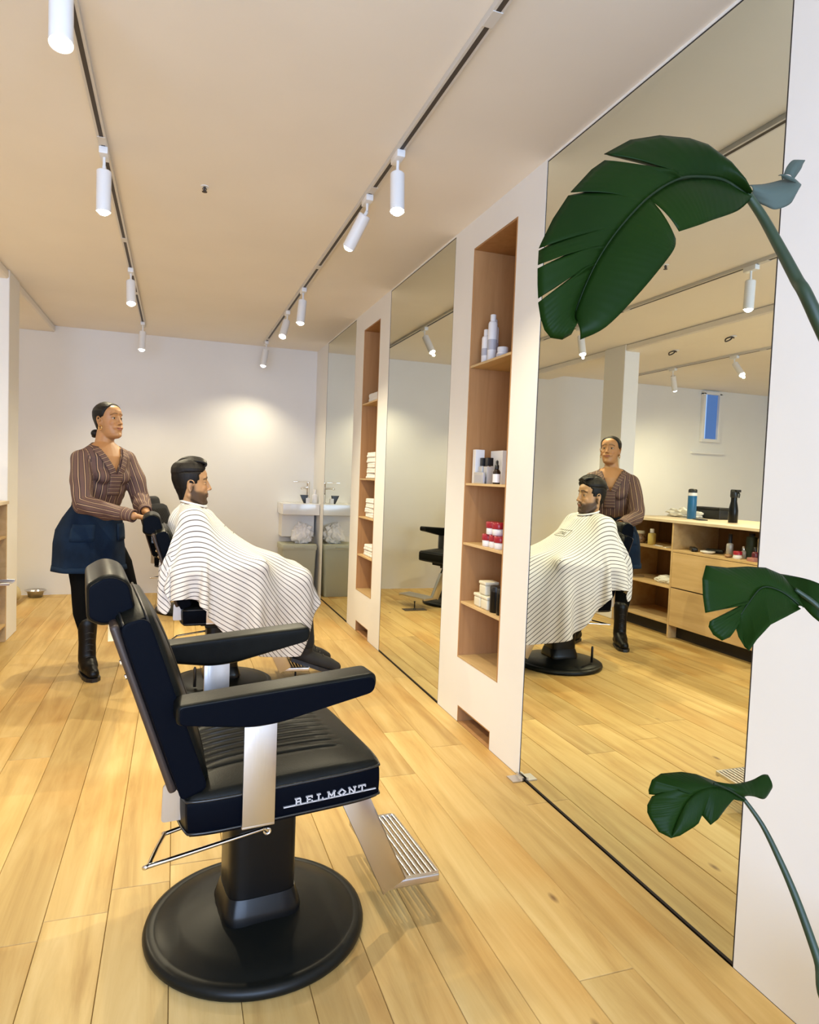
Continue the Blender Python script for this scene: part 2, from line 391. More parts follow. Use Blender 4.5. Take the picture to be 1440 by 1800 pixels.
spot(-2.24, 6.05, (-.45, .25, -1), 'spotlight beside the white pillar top in the mirror view', True, 2.2)
# ceiling sprinkler heads
def sprinkler(x, y, label):
    t = thing('sprinkler_head', label, 'sprinkler', (x, y, H))
    bm = nb(); lathe(bm, [(.018, -.003), (.018, 0)], 16); obj('rose', bm, M['white'], t)
    bm = nb(); lathe(bm, [(.004, -.022), (.005, -.003)], 10)
    for a in (0, 180): tube(bm, smooth_path([(0, 0, -.004), (.009 * math.cos(R(a)), .009 * math.sin(R(a)), -.012), (0, 0, -.024)], 4), .0018, 6)
    lathe(bm, [(.012, -.026), (.012, -.024)], 12); obj('deflector', bm, M['slot'], t)
sprinkler(.099, 3.36, 'small dark sprinkler head in the middle of the bare ceiling')
for (x, y, lb) in ((-1.66, 5.33, 'dark ceiling sprinkler nearer the pillar, seen in the mirror'), (-1.65, 4.62, 'dark ceiling sprinkler further from the pillar, seen in the mirror')):
    t = thing('ceiling_hook', lb, 'ceiling fixture', (x, y, H)); bm = nb()
    tube(bm, smooth_path([(0, 0, 0), (.02, .01, -.03), (.05, .03, -.045), (.075, .0, -.03), (.05, -.03, -.018), (.01, -.02, -.02)], 5), .006, 8); obj('wire', bm, M['slot'], t, smooth=True)
    bm = nb(); lathe(bm, [(.03, -.006), (.03, 0)], 16); obj('rose', bm, M['white'], t)
# small basement window high on the back wall of the far bay
w2 = thing('window_2', None, None, (-3.87, YB - .001, 1.92)); w2['kind'] = 'structure'
bm = nb()
for a, b, c, d in ((-.13, -.09, 0, .6), (.13, .17, 0, .6), (-.13, .17, -.04, 0), (-.13, .17, .58, .62)): box(bm, a, b, -.05, .002, c, d, .003, 1)
obj('window_frame', bm, M['white'], w2)
M['dusk'] = mat('dusk_glass', (.02, .05, .16), .08, emis=(.10, .22, .60), es=.55)
M['dusk2'] = mat('dusk_glass_lit', (.05, .1, .3), .08, emis=(.35, .55, 1), es=.9)
bm = nb(); box(bm, -.09, .085, -.012, -.008, 0, .58); obj('pane', bm, M['dusk'], w2)
bm = nb(); box(bm, .085, .13, -.012, -.008, 0, .58); obj('pane', bm, M['dusk2'], w2)
bm = nb(); box(bm, -.22, .30, -.045, .002, -.20, -.17, .003, 1); obj('window_sill', bm, M['white'], w2)
# ------------------------------------------------------------------ barber chair
def cushion(bm, a, b, th, crown, rim=.014, corner=.16, grooves=None, gdepth=.006, nx=44, ny=44, glim=(.0, .0), sideb=.012):
    """rounded upholstered pad. half sizes a (x), b (y); underside at z=0, rim at z=th, domed top.
    grooves: list of y positions (sewn channels running along x) between x = glim"""
    def mp(u, v):
        x = u * math.sqrt(max(0, 1 - corner * v ** 6)); y = v * math.sqrt(max(0, 1 - corner * u ** 6)); return x, y
    def zt(u, v, x, y):
        z = th + crown * (1 - abs(u) ** 3.2) * (1 - abs(v) ** 3.2) 
        e = min(1 - abs(u), 1 - abs(v)); 
        if e < .06: z -= rim * (1 - e / .06) ** 2
        if grooves:
            f = 1.0; x_ = x * a
            f *= min(1, max(0, (x_ - glim[0]) / .015)) * min(1, max(0, (glim[1] - x_) / .015))
            for g in grooves:
                d = abs(y * b - g)
                if d < .006: z -= gdepth * (1 - d / .006) * f
            # soft pillows between the channels
            if grooves[0] < y * b < grooves[-1]:
                pit = grooves[1] - grooves[0]; t = ((y * b - grooves[0]) % pit) / pit
                z += .0020 * math.sin(math.pi * t) * f
        return z
    us = [-1 + 2 * i / nx for i in range(nx + 1)]
    us = [math.copysign(abs(u) ** .9, u) for u in us]
    if grooves:
        vs_ = set([-1, -.985, -.96, -.93, .93, .96, .985, 1])
        pit = grooves[1] - grooves[0]
        for g in grooves:
            for d in (-.006, -.003, 0, .003, .006, pit * .35, pit * .5, pit * .65): vs_.add(round((g + d) / b, 5))
        for q in np.linspace(grooves[-1] / b, .93, 5)[1:]: vs_.add(round(float(q), 5)); vs_.add(-round(float(q), 5))
        vs_ = sorted(v for v in vs_ if -1 <= v <= 1)
    else:
        vs_ = [math.copysign(abs(-1 + 2 * i / ny) ** .9, -1 + 2 * i / ny) for i in range(ny + 1)]
    G_ = []
    for u in us:
        row = []
        for v in vs_:
            x, y = mp(u, v); row.append(bm.verts.new((x * a, y * b, zt(u, v, x, y))))
        G_.append(row)
    for i in range(len(us) - 1):
        for j in range(len(vs_) - 1): bm.faces.new((G_[i][j], G_[i + 1][j], G_[i + 1][j + 1], G_[i][j + 1]))
    ring = [G_[i][0] for i in range(len(us))] + [G_[-1][j] for j in range(1, len(vs_))] + [G_[i][-1] for i in range(len(us) - 2, -1, -1)] + [G_[0][j] for j in range(len(vs_) - 2, 0, -1)]
    prev = ring; edge = [v.co.copy() for v in ring]
    for dz, s in ((th - rim - .010, 1.007), (th * .5, 1.008), (.012, 1.0), (.003, .985), (0, .95)):
        cur = [bm.verts.new((c.x * s, c.y * s, dz)) for c in edge]
        for i in range(len(ring)):
            f = bm.faces.new((prev[i], cur[i], cur[(i + 1) % len(ring)], prev[(i + 1) % len(ring)])); 
            n_ = (cur[i].co - Vector((0, 0, cur[i].co.z)))
            if abs(edge[i].y) > b * .9: f.material_index = 1
        prev = cur
    bm.faces.new(prev)
    return [Vector((c.x * 1.006, c.y * 1.006, c.z)) for c in edge]

def letter_strokes():
    """slab letters B E L M O N T on a 0..1 grid as quads (x0,z0,x1,z1,w)"""
    s = .17
    return {
        'B': [(.12, 0, .12, 1), (0, 0, .62, 0), (0, 1, .62, 1), (.1, .5, .62, .5), (.68, .1, .68, .42), (.66, .58, .66, .9)],
        'E': [(.14, 0, .14, 1), (0, 0, .75, 0), (0, 1, .75, 1), (.14, .5, .5, .5), (.75, 0, .75, .25), (.75, .75, .75, 1)],
        'L': [(.2, 0, .2, 1), (0, 0, .75, 0), (0, 1, .42, 1), (.75, 0, .75, .28)],
        'M': [(.12, 0, .12, 1), (.88, 0, .88, 1), (.12, 1, .5, .3), (.88, 1, .5, .3), (0, 0, .28, 0), (.72, 0, 1, 0), (0, 1, .2, 1), (.8, 1, 1, 1)],
        'O': [(.5, 0, 0, .5), (0, .5, .5, 1.05), (.5, 1.05, 1, .5), (1, .5, .5, 0)],
        'N': [(.12, 0, .12, 1), (.85, 0, .85, 1), (.12, 1, .85, 0), (0, 0, .28, 0), (0, 1, .2, 1), (.7, 1, 1, 1)],
        'T': [(.45, 0, .45, 1), (0, 1, .9, 1), (.25, 0, .65, 0), (0, .75, 0, 1), (.9, .75, .9, 1)]}

def make_chair(label, heading, loc, group):
    t = thing('barber_chair', label, 'barber chair', loc, R(heading), group)
    # round floor plate
    bm = nb()
    lathe(bm, [(.286, 0), (.293, .004), (.295, .014), (.291, .025), (.280, .031), (.270, .030), (.262, .031), (.255, .036), (.20, .046), (.14, .056), (.10, .064), (.06, .070), (.01, .071)], 72)
    obj('base_plate', bm, M['satin'], t, auto=50)
    # column with flared collar (superellipse section, long axis along x)
    def sec(a, b, z, k=.42, n=40):
        return [(math.copysign(abs(math.cos(q)) ** k, math.cos(q)) * a, math.copysign(abs(math.sin(q)) ** k, math.sin(q)) * b, z) for q in [2 * math.pi * i / n for i in range(n)]]
    bm = nb(); loft(bm, [sec(.091, .080, z) for z in (.10, .38)] ); obj('column', bm, M['gloss'], t, auto=50)
    bm = nb(); loft(bm, [sec(.104, .098, .056), sec(.107, .100, .072), sec(.103, .096, .086), sec(.096, .086, .112), sec(.092, .0815, .122)]); obj('collar', bm, M['gloss'], t, auto=40)
    bm = nb(); box(bm, -.13, .15, -.15, .15, .382, .414, .006, 2); box(bm, -.10, .10, -.085, .085, .355, .38, .004, 1)
    obj('seat_carrier', bm, M['satin'], t, auto=40)
    # seat
    TS = tr(.01, 0, .414) @ rot('Y', -1.8)
    gr = [(-.165 + .330 * i / 10) for i in range(11)]
    bm = nb(); edge = cushion(bm, .247, .262, .100, .034, grooves=gr, gdepth=.0032, glim=(-.25, .165), corner=.10)
    seat = obj('seat', bm, [M['leather'], M['side']], t, auto=35, T=TS)
    bm = nb(); tube(bm, [Vector((c.x, c.y, c.z + .0005)) for c in edge[::2]], .0032, 6, closed=True); obj('piping', bm, M['piping'], seat, smooth=True, T=TS)
    bm = nb(); tube(bm, [Vector((c.x, c.y, .012)) for c in edge[::2]], .003, 6, closed=True); obj('piping', bm, M['piping'], seat, smooth=True, T=TS)
    # raised chrome lettering on both sides of the seat
    for sgn in (-1, 1):
        bm = nb(); y = sgn * .2668
        x0 = -.018; cw = .0190; gap = .0082; h_ = .0150; zb = .036; G3 = letter_strokes()
        def bar(ax, az, bx, bz, wd=.0034):
            d = Vector((bx - ax, 0, bz - az)); L_ = d.length
            if L_ < 1e-6: return
            T = Matrix.Translation(((ax + bx) / 2, y, (az + bz) / 2)) @ Matrix.Rotation(-math.atan2(d.z, d.x), 4, 'Y')
            box(bm, -L_ / 2 - wd * .35, L_ / 2 + wd * .35, -.0022, .0022, -wd / 2, wd / 2, T=T)
        word = 'BELMONT'; xs = x0 + .028
        for i, ch in enumerate(word if sgn < 0 else word):
            for (a1, b1, a2, b2) in G3[ch]:
                q = lambda a_: (xs + i * (cw + gap) + a_ * cw)
                if sgn < 0: bar(q(a1), zb + b1 * h_, q(a2), zb + b2 * h_, .0030)
                else:
                    tot = 2 * x0 + .236
                    bar(tot - q(a1), zb + b1 * h_, tot - q(a2), zb + b2 * h_, .0030)
        bar(x0, zb, x0 + .236, zb, .0026)
        obj('lettering', bm, M['letters'], seat, T=TS)['label'] = 'raised silver lettering on a thin bar'
    # backrest: pad leaning back
    lean = 18.5
    TB = tr(-.229, 0, .488) @ rot('Y', 90 - lean) @ tr(-.226, 0, -.012)       # local z -> forward, local -x -> up
    gb = [(-.150 + .300 * i / 10) for i in range(11)]
    bm = nb(); eb = cushion(bm, .226, .238, .076, .018, grooves=gb, gdepth=.003, glim=(-.19, .19), corner=.17)
    back = obj('backrest', bm, [M['leather'], M['side']], t, auto=35, T=TB)
    bm = nb(); tube(bm, [Vector((c.x, c.y, c.z + .0005)) for c in eb[::2]], .003, 6, closed=True); obj('piping', bm, M['piping'], back, smooth=True, T=TB)
    bm = nb(); tube(bm, [Vector((c.x, c.y, .012)) for c in eb[::2]], .003, 6, closed=True); obj('piping', bm, M['piping'], back, smooth=True, T=TB)
    for sgn in (-1, 1):
        pp = round_poly([(-.214, .004), (-.214, .066), (.215, .066), (.215, .004)], [.022, .040, .018, .012])
        bm = nb(); pillow(bm, pp, sgn * .238, sgn * .2455, .003, 2); obj('side_panel', bm, M['side'], back, auto=40, T=TB)
    bm = nb(); box(bm, -.215, .20, -.225, .225, -.016, .004, .010, 3); sh = obj('back_shell', bm, M['shell'], t, auto=40, T=TB)
    for xx in (-.12, -.085): 
        for yy in (-.18, .18): bm = nb(); lathe(bm, [(.006, 0), (.006, .004), (.003, .006)], 10, tr(xx, yy, -.016) @ rot('X', 180)); obj('screw', bm, M['chrome'], sh, T=TB)
    # headrest
    pp = round_poly([(-.440, .905), (-.442, .985), (-.400, 1.012), (-.352, .995), (-.334, .908), (-.352, .896), (-.412, .890)], [.012, .012, .03, .03, .03, .012, .012])
    pp = [(x + .002, z - .006) for x, z in pp]
    bm = nb(); pillow(bm, pp, -.155, .155, .014, 5); hr = obj('headrest', bm, M['leather'], t, auto=45)
    for sgn in (-1, 1):
        q = [((x + .388) * .90 - .388, (z - .945) * .88 + .945) for x, z in pp]
        bm = nb(); pillow(bm, q, sgn * .150, sgn * .159, .003, 2); obj('side_panel', bm, M['side'], hr, auto=40)
    for sgn in (-1, 1): bm = nb(); box(bm, -.392, -.380, sgn * .10 - .012, sgn * .10 + .012, .84, .89); obj('headrest_post', bm, M['chrome'], t)
    # arms
    for sgn in (-1, 1):
        top = [(-.255, .733), (-.10, .742), (.10, .757), (.185, .763)]
        pp = round_poly([(-.262, .690), (-.262, .734), (.205, .766), (.205, .722), (-.03, .668), (-.10, .664)], [.012, .012, .022, .02, .03, .03])
        bm = nb(); pillow(bm, pp, sgn * .222, sgn * .305, .011, 5); arm = obj('armrest', bm, M['leather'], t, auto=50)
        q = [((x + .03) * .975 - .03, (z - .715) * .86 + .715 - .002) for x, z in pp]
        bm = nb(); pillow(bm, q, sgn * .300, sgn * .3065, .002, 2); obj('side_panel', bm, M['side'], arm, auto=40)
        bm = nb(); y0 = sgn * .2735; y1 = sgn * .2795
        box(bm, -.110, -.034, min(y0, y1), max(y0, y1), .424, .672, .0015, 2)
        box(bm, -.110, -.034, min(sgn * .20, y1), max(sgn * .20, y1), .420, .426, .0015, 2)
        obj('arm_bracket', bm, M['steel'], t, auto=40)
    # release loop
    pts = [(.0, -.088, .302), (-.012, -.092, .312), (-.045, -.10, .312), (-.283, -.131, .298), (-.293, -.124, .298), (-.248, -.008, .300), (-.235, .002, .301), (-.085, .03, .315)]
    bm = nb(); tube(bm, smooth_path(pts, 7), .0055, 10); tube(bm, [(0.0 + .008 * math.cos(a), -.088, .302 + .008 * math.sin(a)) for a in np.linspace(0, 6.28, 13)[:-1]], .004, 8, closed=True)
    obj('release_lever', bm, M['chrome'], t, smooth=True)
    # hinge plates behind the seat
    for sgn in (-1,):
        bm = nb(); prism(bm, round_poly([(-.278, .432), (-.275, .52), (-.22, .52), (-.225, .432)], .01), sgn * .196, sgn * .202); hp = obj('hinge_plate', bm, M['steel'], t)
        for (xx, zz) in ((-.255, .448), (-.262, .480)): bm = nb(); lathe(bm, [(.005, -.002), (.005, .010)], 12, tr(xx, sgn * .199, zz) @ rot('X', 90 * sgn)); obj('bolt', bm, M['satin'], hp)
    # footrest: hanger bar and ribbed tread
    bm = nb(); Y0, Y1 = -.150, -.122
    a = Vector((.205, 0, .405)); b = Vector((.342, 0, .112)); d = (b - a).normalized(); n_ = Vector((d.z, 0, -d.x))
    def bq(w0, w1, e0, e1, y0, y1, bev=.003):
        p = [a + d * e0 + n_ * w0, a + d * e0 + n_ * w1, b + d * e1 + n_ * w1, b + d * e1 + n_ * w0]
        prism(bm, [(v.x, v.z) for v in p], y0, y1, bev, 2)
    bq(-.042, .034, 0, .012, Y0, Y0 + .006)
    bq(-.042, -.034, .09, .012, Y0, Y1 + .01)
    fr = obj('footrest_bar', bm, M['steel'], t, auto=40)
    bm = nb(); bq(-.030, -.006, -.01, -.20, Y1, Y1 + .012); obj('brace', bm, M['satin'], t, auto=40)
    TF = tr(.425, .038, .104) @ rot('Z', -3) @ rot('Y', 2)
    bm = nb(); xh, yh = .076, .188
    box(bm, -xh, -xh + .012, -yh, yh, -.014, .008, .003, 2)
    ft = obj('footrest', bm, M['steel'], t, auto=40, T=TF)
    for y0, y1 in ((-yh, -yh + .022), (yh - .012, yh)): bm = nb(); box(bm, -xh, xh, y0, y1, -.014, .010, .006, 3); obj('end_bar', bm, M['steel'], ft, auto=40, T=TF)
    for i in range(9):
        x = -xh + .014 + i * .0164
        bm = nb(); box(bm, x, x + .0105, -yh + .015, yh - .008, -.004, .010, .0022, 2); obj('rib', bm, M['steel'], ft, T=TF)
    if group == 'pedal':
        del t['group']; bm = nb(); tube(bm, [(-.155, -.165, .050), (-.155, -.165, .150), (-.155, -.165, .160)], .0085, 10, radii=[.0085, .0085, .005]); obj('pump_pedal', bm, M['black'], t, smooth=True)
    return t
CH1 = (0.235, 1.84, 0)
make_chair('empty black leather barber chair in the foreground', 7, CH1, None)
make_chair('black leather barber chair the seated man sits in, under the striped cape', 2, (0.270, 4.03, 0), 'pedal')
make_chair('third black leather barber chair farthest back, partly seen in the middle mirror', -20, (0.14, 6.28, 0), None)
for (x_, y_, lb) in ((.70, 3.99, 'small black floor post under the footrest of the occupied chair'), (.63, 6.02, 'small black floor post under the footrest of the farthest chair')):
    t = thing('floor_post', lb, 'post', (x_, y_, 0)); bm = nb(); lathe(bm, [(.016, 0), (.014, .008), (.006, .014), (.006, .07), (.009, .074), (.009, .082)], 16); obj('post', bm, M['black'], t, auto=40)
    bm = nb(); box(bm, -.11, .11, -.055, .055, 0, .004, .0015, 1); obj('footrest_shadow_patch', bm, M['shell'], t); bpy.context.view_layer.update()  # flat brown sheet standing in for the footrest's cast shadow
# ------------------------------------------------------------------ people: helpers
def skin_mat(name, col, lips, sss=.12):
    m, nt, b = nodes(name); a = nt.nodes.new('ShaderNodeAttribute'); a.attribute_name = 'tone'
    nt.links.new(a.outputs['Color'], b.inputs['Base Color']); b.inputs['Roughness'].default_value = .48
    b.inputs['Subsurface Weight'].default_value = sss; b.inputs['Subsurface Radius'].default_value = (.012, .005, .003)
    return m
def capsule(bm, p0, p1, r0_, r1_, n=16, k=4):
    p0, p1 = Vector(p0), Vector(p1); d = p1 - p0; L_ = max(d.length, 1e-5); q = d.to_track_quat('Z', 'Y').to_matrix().to_4x4(); T = Matrix.Translation(p0) @ q
    prof = [(max(r0_ * math.cos(a), 1e-4), r0_ * math.sin(a)) for a in np.linspace(-math.pi / 2, 0, k + 1)] + [(max(r1_ * math.cos(a), 1e-4), L_ + r1_ * math.sin(a)) for a in np.linspace(0, math.pi / 2, k + 1)]
    lathe(bm, prof, n, T)
def chain(bm, pts, rs, n=16):
    for i in range(len(pts) - 1): capsule(bm, pts[i], pts[i + 1], rs[i], rs[i + 1], n)
def blob(bm, c, rad, T=None, n=16):
    g = bmesh.ops.create_uvsphere(bm, u_segments=n, v_segments=n // 2 + 2, radius=1)
    M_ = Matrix.Translation(c) @ (T if T is not None else Matrix()) @ Matrix.Diagonal((*rad, 1))
    bmesh.ops.transform(bm, matrix=M_, verts=g['verts'])
def ell(c, a, b, f, l, n=28, k=1.0):
    """ring: a along side vector l, b along forward vector f"""
    c = Vector(c); out = []
    for i in range(n):
        t = 2 * math.pi * i / n; ct, st = math.cos(t), math.sin(t)
        out.append(c + f * (b * math.copysign(abs(ct) ** k, ct)) + l * (a * math.copysign(abs(st) ** k, st)))
    return out
def remesh(bm, voxel, iters=4, factor=.5, name='tmp'):
    bmesh.ops.recalc_face_normals(bm, faces=bm.faces)
    me = bpy.data.meshes.new(name); bm.to_mesh(me); bm.free()
    o = bpy.data.objects.new(name, me); COL.objects.link(o)
    m = o.modifiers.new('r', 'REMESH'); m.mode = 'VOXEL'; m.voxel_size = voxel; m.adaptivity = 0
    if iters: s = o.modifiers.new('s', 'SMOOTH'); s.iterations = iters; s.factor = factor
    dg = bpy.context.evaluated_depsgraph_get(); me2 = bpy.data.meshes.new_from_object(o.evaluated_get(dg))
    bpy.data.objects.remove(o); bpy.data.meshes.remove(me)
    for p in me2.polygons: p.use_smooth = True
    return me2
def coords(me):
    a = np.empty(len(me.vertices) * 3, np.float32); me.vertices.foreach_get('co', a); return a.reshape(-1, 3)
def paint(me, cols):
    at_ = me.color_attributes.new('tone', 'FLOAT_COLOR', 'POINT'); c = np.ones((len(me.vertices), 4), np.float32); c[:, :3] = cols; at_.data.foreach_set('color', c.ravel())

# head built in its own frame: x forward (face), y left, z up, origin between the ears, about 0.235 tall
HS = [(-.118, .066, -.040, .030), (-.108, .079, -.048, .044), (-.088, .083, -.058, .053), (-.062, .082, -.066, .0605), (-.040, .081, -.076, .0655), (-.018, .0815, -.083, .069),
      (.004, .0785, -.091, .0715), (.020, .0790, -.096, .0735), (.038, .0850, -.098, .0755), (.060, .0840, -.097, .0755), (.080, .0740, -.088, .069), (.098, .052, -.070, .054), (.111, .022, -.045, .033), (.118, -.004, -.022, .012)]
def head_ring(z, grow=0.0, n=40):
    zs = [s[0] for s in HS]; f = np.interp(z, zs, [s[1] for s in HS]); bk = np.interp(z, zs, [s[2] for s in HS]); w_ = np.interp(z, zs, [s[3] for s in HS])
    c = (f + bk) / 2; a = (f - bk) / 2; out = []
    for i in range(n):
        t = 2 * math.pi * i / n; ct, st = math.cos(t), math.sin(t); k = .92 if ct > 0 else 1.0
        out.append((c + (a + grow) * math.copysign(abs(ct) ** k, ct), (w_ + grow) * math.copysign(abs(st) ** k, st), z))
    return out
def head_pieces(bm, T, male, jaw=0.0):
    tmp = nb()
    loft(tmp, [head_ring(z) for z in np.linspace(-.118, .118, 40)])
    # nose, nostrils, brow, cheeks, lips, chin, ears
    if male: capsule(tmp, (.078, 0, .022), (.098, 0, -.022), .0085, .0100); blob(tmp, (.0995, 0, -.026), (.0105, .0105, .0085))
    else: capsule(tmp, (.076, 0, .020), (.0915, 0, -.022), .0078, .0088); blob(tmp, (.0925, 0, -.0255), (.0100, .0105, .0082))
    for s in (-1, 1):
        blob(tmp, (.092 if male else .0865, s * .0125, -.029), (.0095, .0065, .0065))
        capsule(tmp, (.0765, s * .010, .036), (.066, s * .045, .037), .0105 if male else .008, .009)
        blob(tmp, (.050, s * .031, -.022), (.028, .024, .028)); blob(tmp, (.062, s * .020, -.050), (.026, .024, .020))
        # eyelids
        blob(tmp, (.0640, s * .031, .0145), (.0138, .0168, .0066)); blob(tmp, (.0640, s * .031, .0008), (.0128, .0155, .0054))
        E_ = rot('Z', s * 18) @ rot('Y', 12)
        Te = Matrix.Translation((-.006, s * .0735, -.008)) @ E_
        # ear: rim, lobe and bowl
        rim = [(.004, 0, -.030), (.012, .003 * s, -.018), (.006, .006 * s, -.004), (.016, .006 * s, .008), (.014, .009 * s, .022), (.002, .011 * s, .030), (-.012, .011 * s, .026), (-.017, .010 * s, .010), (-.012, .007 * s, -.010), (-.002, .003 * s, -.026)]
        tube(tmp, [Te @ Vector(p) for p in smooth_path(rim, 4)], .0042, 8)
        blob(tmp, Te @ Vector((0, .001 * s, -.002)), (.013, .0045, .022)); blob(tmp, Te @ Vector((.003, .002 * s, -.030)), (.007, .004, .008))
    blob(tmp, (.0840, 0, -.0545), (.0080, .0250, .0056)); blob(tmp, (.0830, 0, -.0665), (.0082, .0210, .0064))
    blob(tmp, (.0715, 0, -.100), (.016 + jaw, .024, .016))
    if male:
        for s in (-1, 1): capsule(tmp, (.05, s * .030, -.103), (-.012, s * .056, -.062), .014, .013)
    bmesh.ops.transform(tmp, matrix=T, verts=tmp.verts)
    me = bpy.data.meshes.new('h'); tmp.to_mesh(me); tmp.free(); bm.from_mesh(me); bpy.data.meshes.remove(me)
def sm(x, a, b):
    t = np.clip((x - a) / (b - a), 0, 1); return t * t * (3 - 2 * t)
def head_tone(P_, T, base, lip, brow, dark, beard=None, bw=.0042):
    """surface colours of the face and painted shade of its hollows, in the head frame"""
    Ti = np.array(T.inverted()); Q = P_ @ Ti[:3, :3].T + Ti[:3, 3]; x, y, z = Q.T; ay = np.abs(y)
    c = np.tile(np.array(base, np.float32), (len(P_), 1))
    def mix(mask, col): 
        nonlocal c; mask = np.clip(mask, 0, 1)[:, None]; c = c * (1 - mask) + np.array(col, np.float32) * mask
    inhead = (z > -.13) & (z < .13) & (np.abs(x) < .13) & (ay < .11)
    mix(inhead * .15 * np.exp(-((ay - .042) / .02) ** 2 - ((z + .025) / .02) ** 2) * (x > .03), [min(1, base[0] * 1.08), base[1] * .72, base[2] * .68])
    mix(inhead * .30 * (x > .1), [base[0], base[1] * .8, base[2] * .8])
    if beard is not None:
        lo = sm(-z, .030, .048) * (z > -.135) * sm(x, -.012, .010); up_ = (x > .078) & (z < -.034) & (ay < .035)
        side = sm(-z, -.01, .02) * np.exp(-((x - .004) / .013) ** 2) * (ay > .05)
        cheek = 1 - sm(-(z + .055) * 1.0 + (x - .02) * .25, -.2, -.02) * 0
        keep = np.clip(lo * (1 - .75 * np.exp(-((ay - .038) / .016) ** 2 - ((z + .036) / .014) ** 2)) + side, 0, 1)
        mix(inhead * keep * .90, beard)
    e = ((ay / .0235) ** 2 + ((z + .0605 - 5 * ay ** 2) / .0100) ** 2 < 1) & (x > .070); mix(e * .85, lip)
    mix((np.abs(z + .0605 - 6 * ay ** 2) < .0016) * (ay < .026) * (x > .070) * .75, dark)  # shade between the lips painted as a dark line
    br = np.exp(-((z - (.0375 + .10 * (ay - .012) - 4.0 * np.clip(ay - .028, 0, 1) ** 1.5)) / bw) ** 2) * (ay > .010) * (ay < .052) * (x > .04); mix(inhead * br * (1.25 if bw > .004 else .85), brow)
    lid = np.exp(-((z - .0125) / .0035) ** 2) * np.exp(-((ay - .031) / .014) ** 2) * (x > .05); mix(inhead * lid * .8, dark)
    lid2 = np.exp(-((z - .000) / .003) ** 2) * np.exp(-((ay - .031) / .012) ** 2) * (x > .05); mix(inhead * lid2 * .45, dark)
    mix(inhead * (np.exp(-((ay - .008) / .0035) ** 2 - ((z + .0355) / .003) ** 2) * (x > .085)) * .9, dark)  # nostril shade painted into the skin tone
    mix(inhead * (np.exp(-((x + .004) / .006) ** 2 - ((z + .006) / .009) ** 2) * (ay > .070)) * .5, dark)  # shade of the ear hollow painted into the skin tone
    return c
def eyes(parent, T):
    for s in (-1, 1):
        bm = nb(); lathe(bm, [(.0118 * math.sin(a) + 1e-4, .0118 * -math.cos(a)) for a in np.linspace(0.05, math.pi - .05, 14)], 16, T @ Matrix.Translation((.0645, s * .031, .0075)) @ rot('Z', s * 4) @ rot('Y', 90))
        for f in bm.faces:
            q = T.inverted() @ f.calc_center_median(); f.material_index = 1 if q.x > .0645 + .0100 else 0
        obj('eye', bm, [M['eyewhite'], M['iris']], parent, smooth=True)
M['eyewhite'] = mat('eye_white', (.34, .30, .26), .3); M['iris'] = mat('iris', (.02, .012, .008), .1)
M['hair'] = mat('black_hair', (.006, .0045, .004), .5, noise_amt=.5, nscale=60, stretch=(1, 1, .2), bump=.4, bscale=240, spec=.22)
def hand(bm, wrist, palm_dir, normal, side, curl=35, s=1.0, spread=5):
    """palm with four unequal curled fingers and a thumb. side=+1: thumb toward palm_dir x normal"""
    d = Vector(palm_dir).normalized(); n_ = Vector(normal); n_ = (n_ - d * n_.dot(d)).normalized(); x = d.cross(n_) * side; wr = Vector(wrist)
    c = wr + d * .048 * s
    for k, o_ in enumerate((-.026, -.009, .009, .026)): capsule(bm, wr + d * .01 * s + x * o_ * .55 * s, wr + d * (.082 - .004 * abs(k - 2)) * s + x * o_ * s, .0135 * s, .0105 * s, 10, 3)
    for k, (o_, L_) in enumerate(((.028, .066), (.0095, .076), (-.0095, .070), (-.028, .055))):
        p = wr + d * (.084 - .003 * abs(k - 1)) * s + x * o_ * s; dd = (d + x * o_ * spread * .6).normalized(); ang = R(curl)
        for j, (f, r_) in enumerate(((.45, .0088), (.30, .0080), (.25, .0070))):
            dd = (dd * math.cos(ang * (.5 if j == 0 else .8)) + n_ * math.sin(ang * (.5 if j == 0 else .8))).normalized()
            q = p + dd * L_ * f * s; capsule(bm, p, q, r_ * s, (r_ - .0008) * s, 8, 3); p = q
    p = wr + d * .018 * s + x * .022 * s; dd = (d * .75 + x * .75 + n_ * .25).normalized()
    for L_, r_ in ((.036, .0125), (.030, .0098), (.024, .0085)):
        q = p + dd * L_ * s; capsule(bm, p, q, r_ * s, (r_ - .0012) * s, 8, 3); p = q; dd = (dd + d * .45 + n_ * .12).normalized()

def crumple(rad, amp, freq, seed, flat=0.0):
    bm = nb(); bmesh.ops.create_icosphere(bm, subdivisions=5, radius=1); of = Vector((seed * 3.1, seed * 1.7, seed))
    for v in bm.verts:
        n_ = v.co.normalized(); a = abs(noise.noise(n_ * freq + of)) * 2 - .5; b = abs(noise.noise(n_ * freq * 2.3 - of)) * 2 - .5
        k = 1 + amp * (a + .5 * b) ; v.co = Vector((n_.x * rad[0] * k, n_.y * rad[1] * k, n_.z * rad[2] * (1 + amp * (a + .5 * b))))
    zmin = -rad[2] * (1 - flat)
    for v in bm.verts: v.co.z = max(v.co.z, zmin) - zmin
    me_ = bpy.data.meshes.new('crumple'); bm.to_mesh(me_); bm.free(); me_.shade_smooth(); return me_

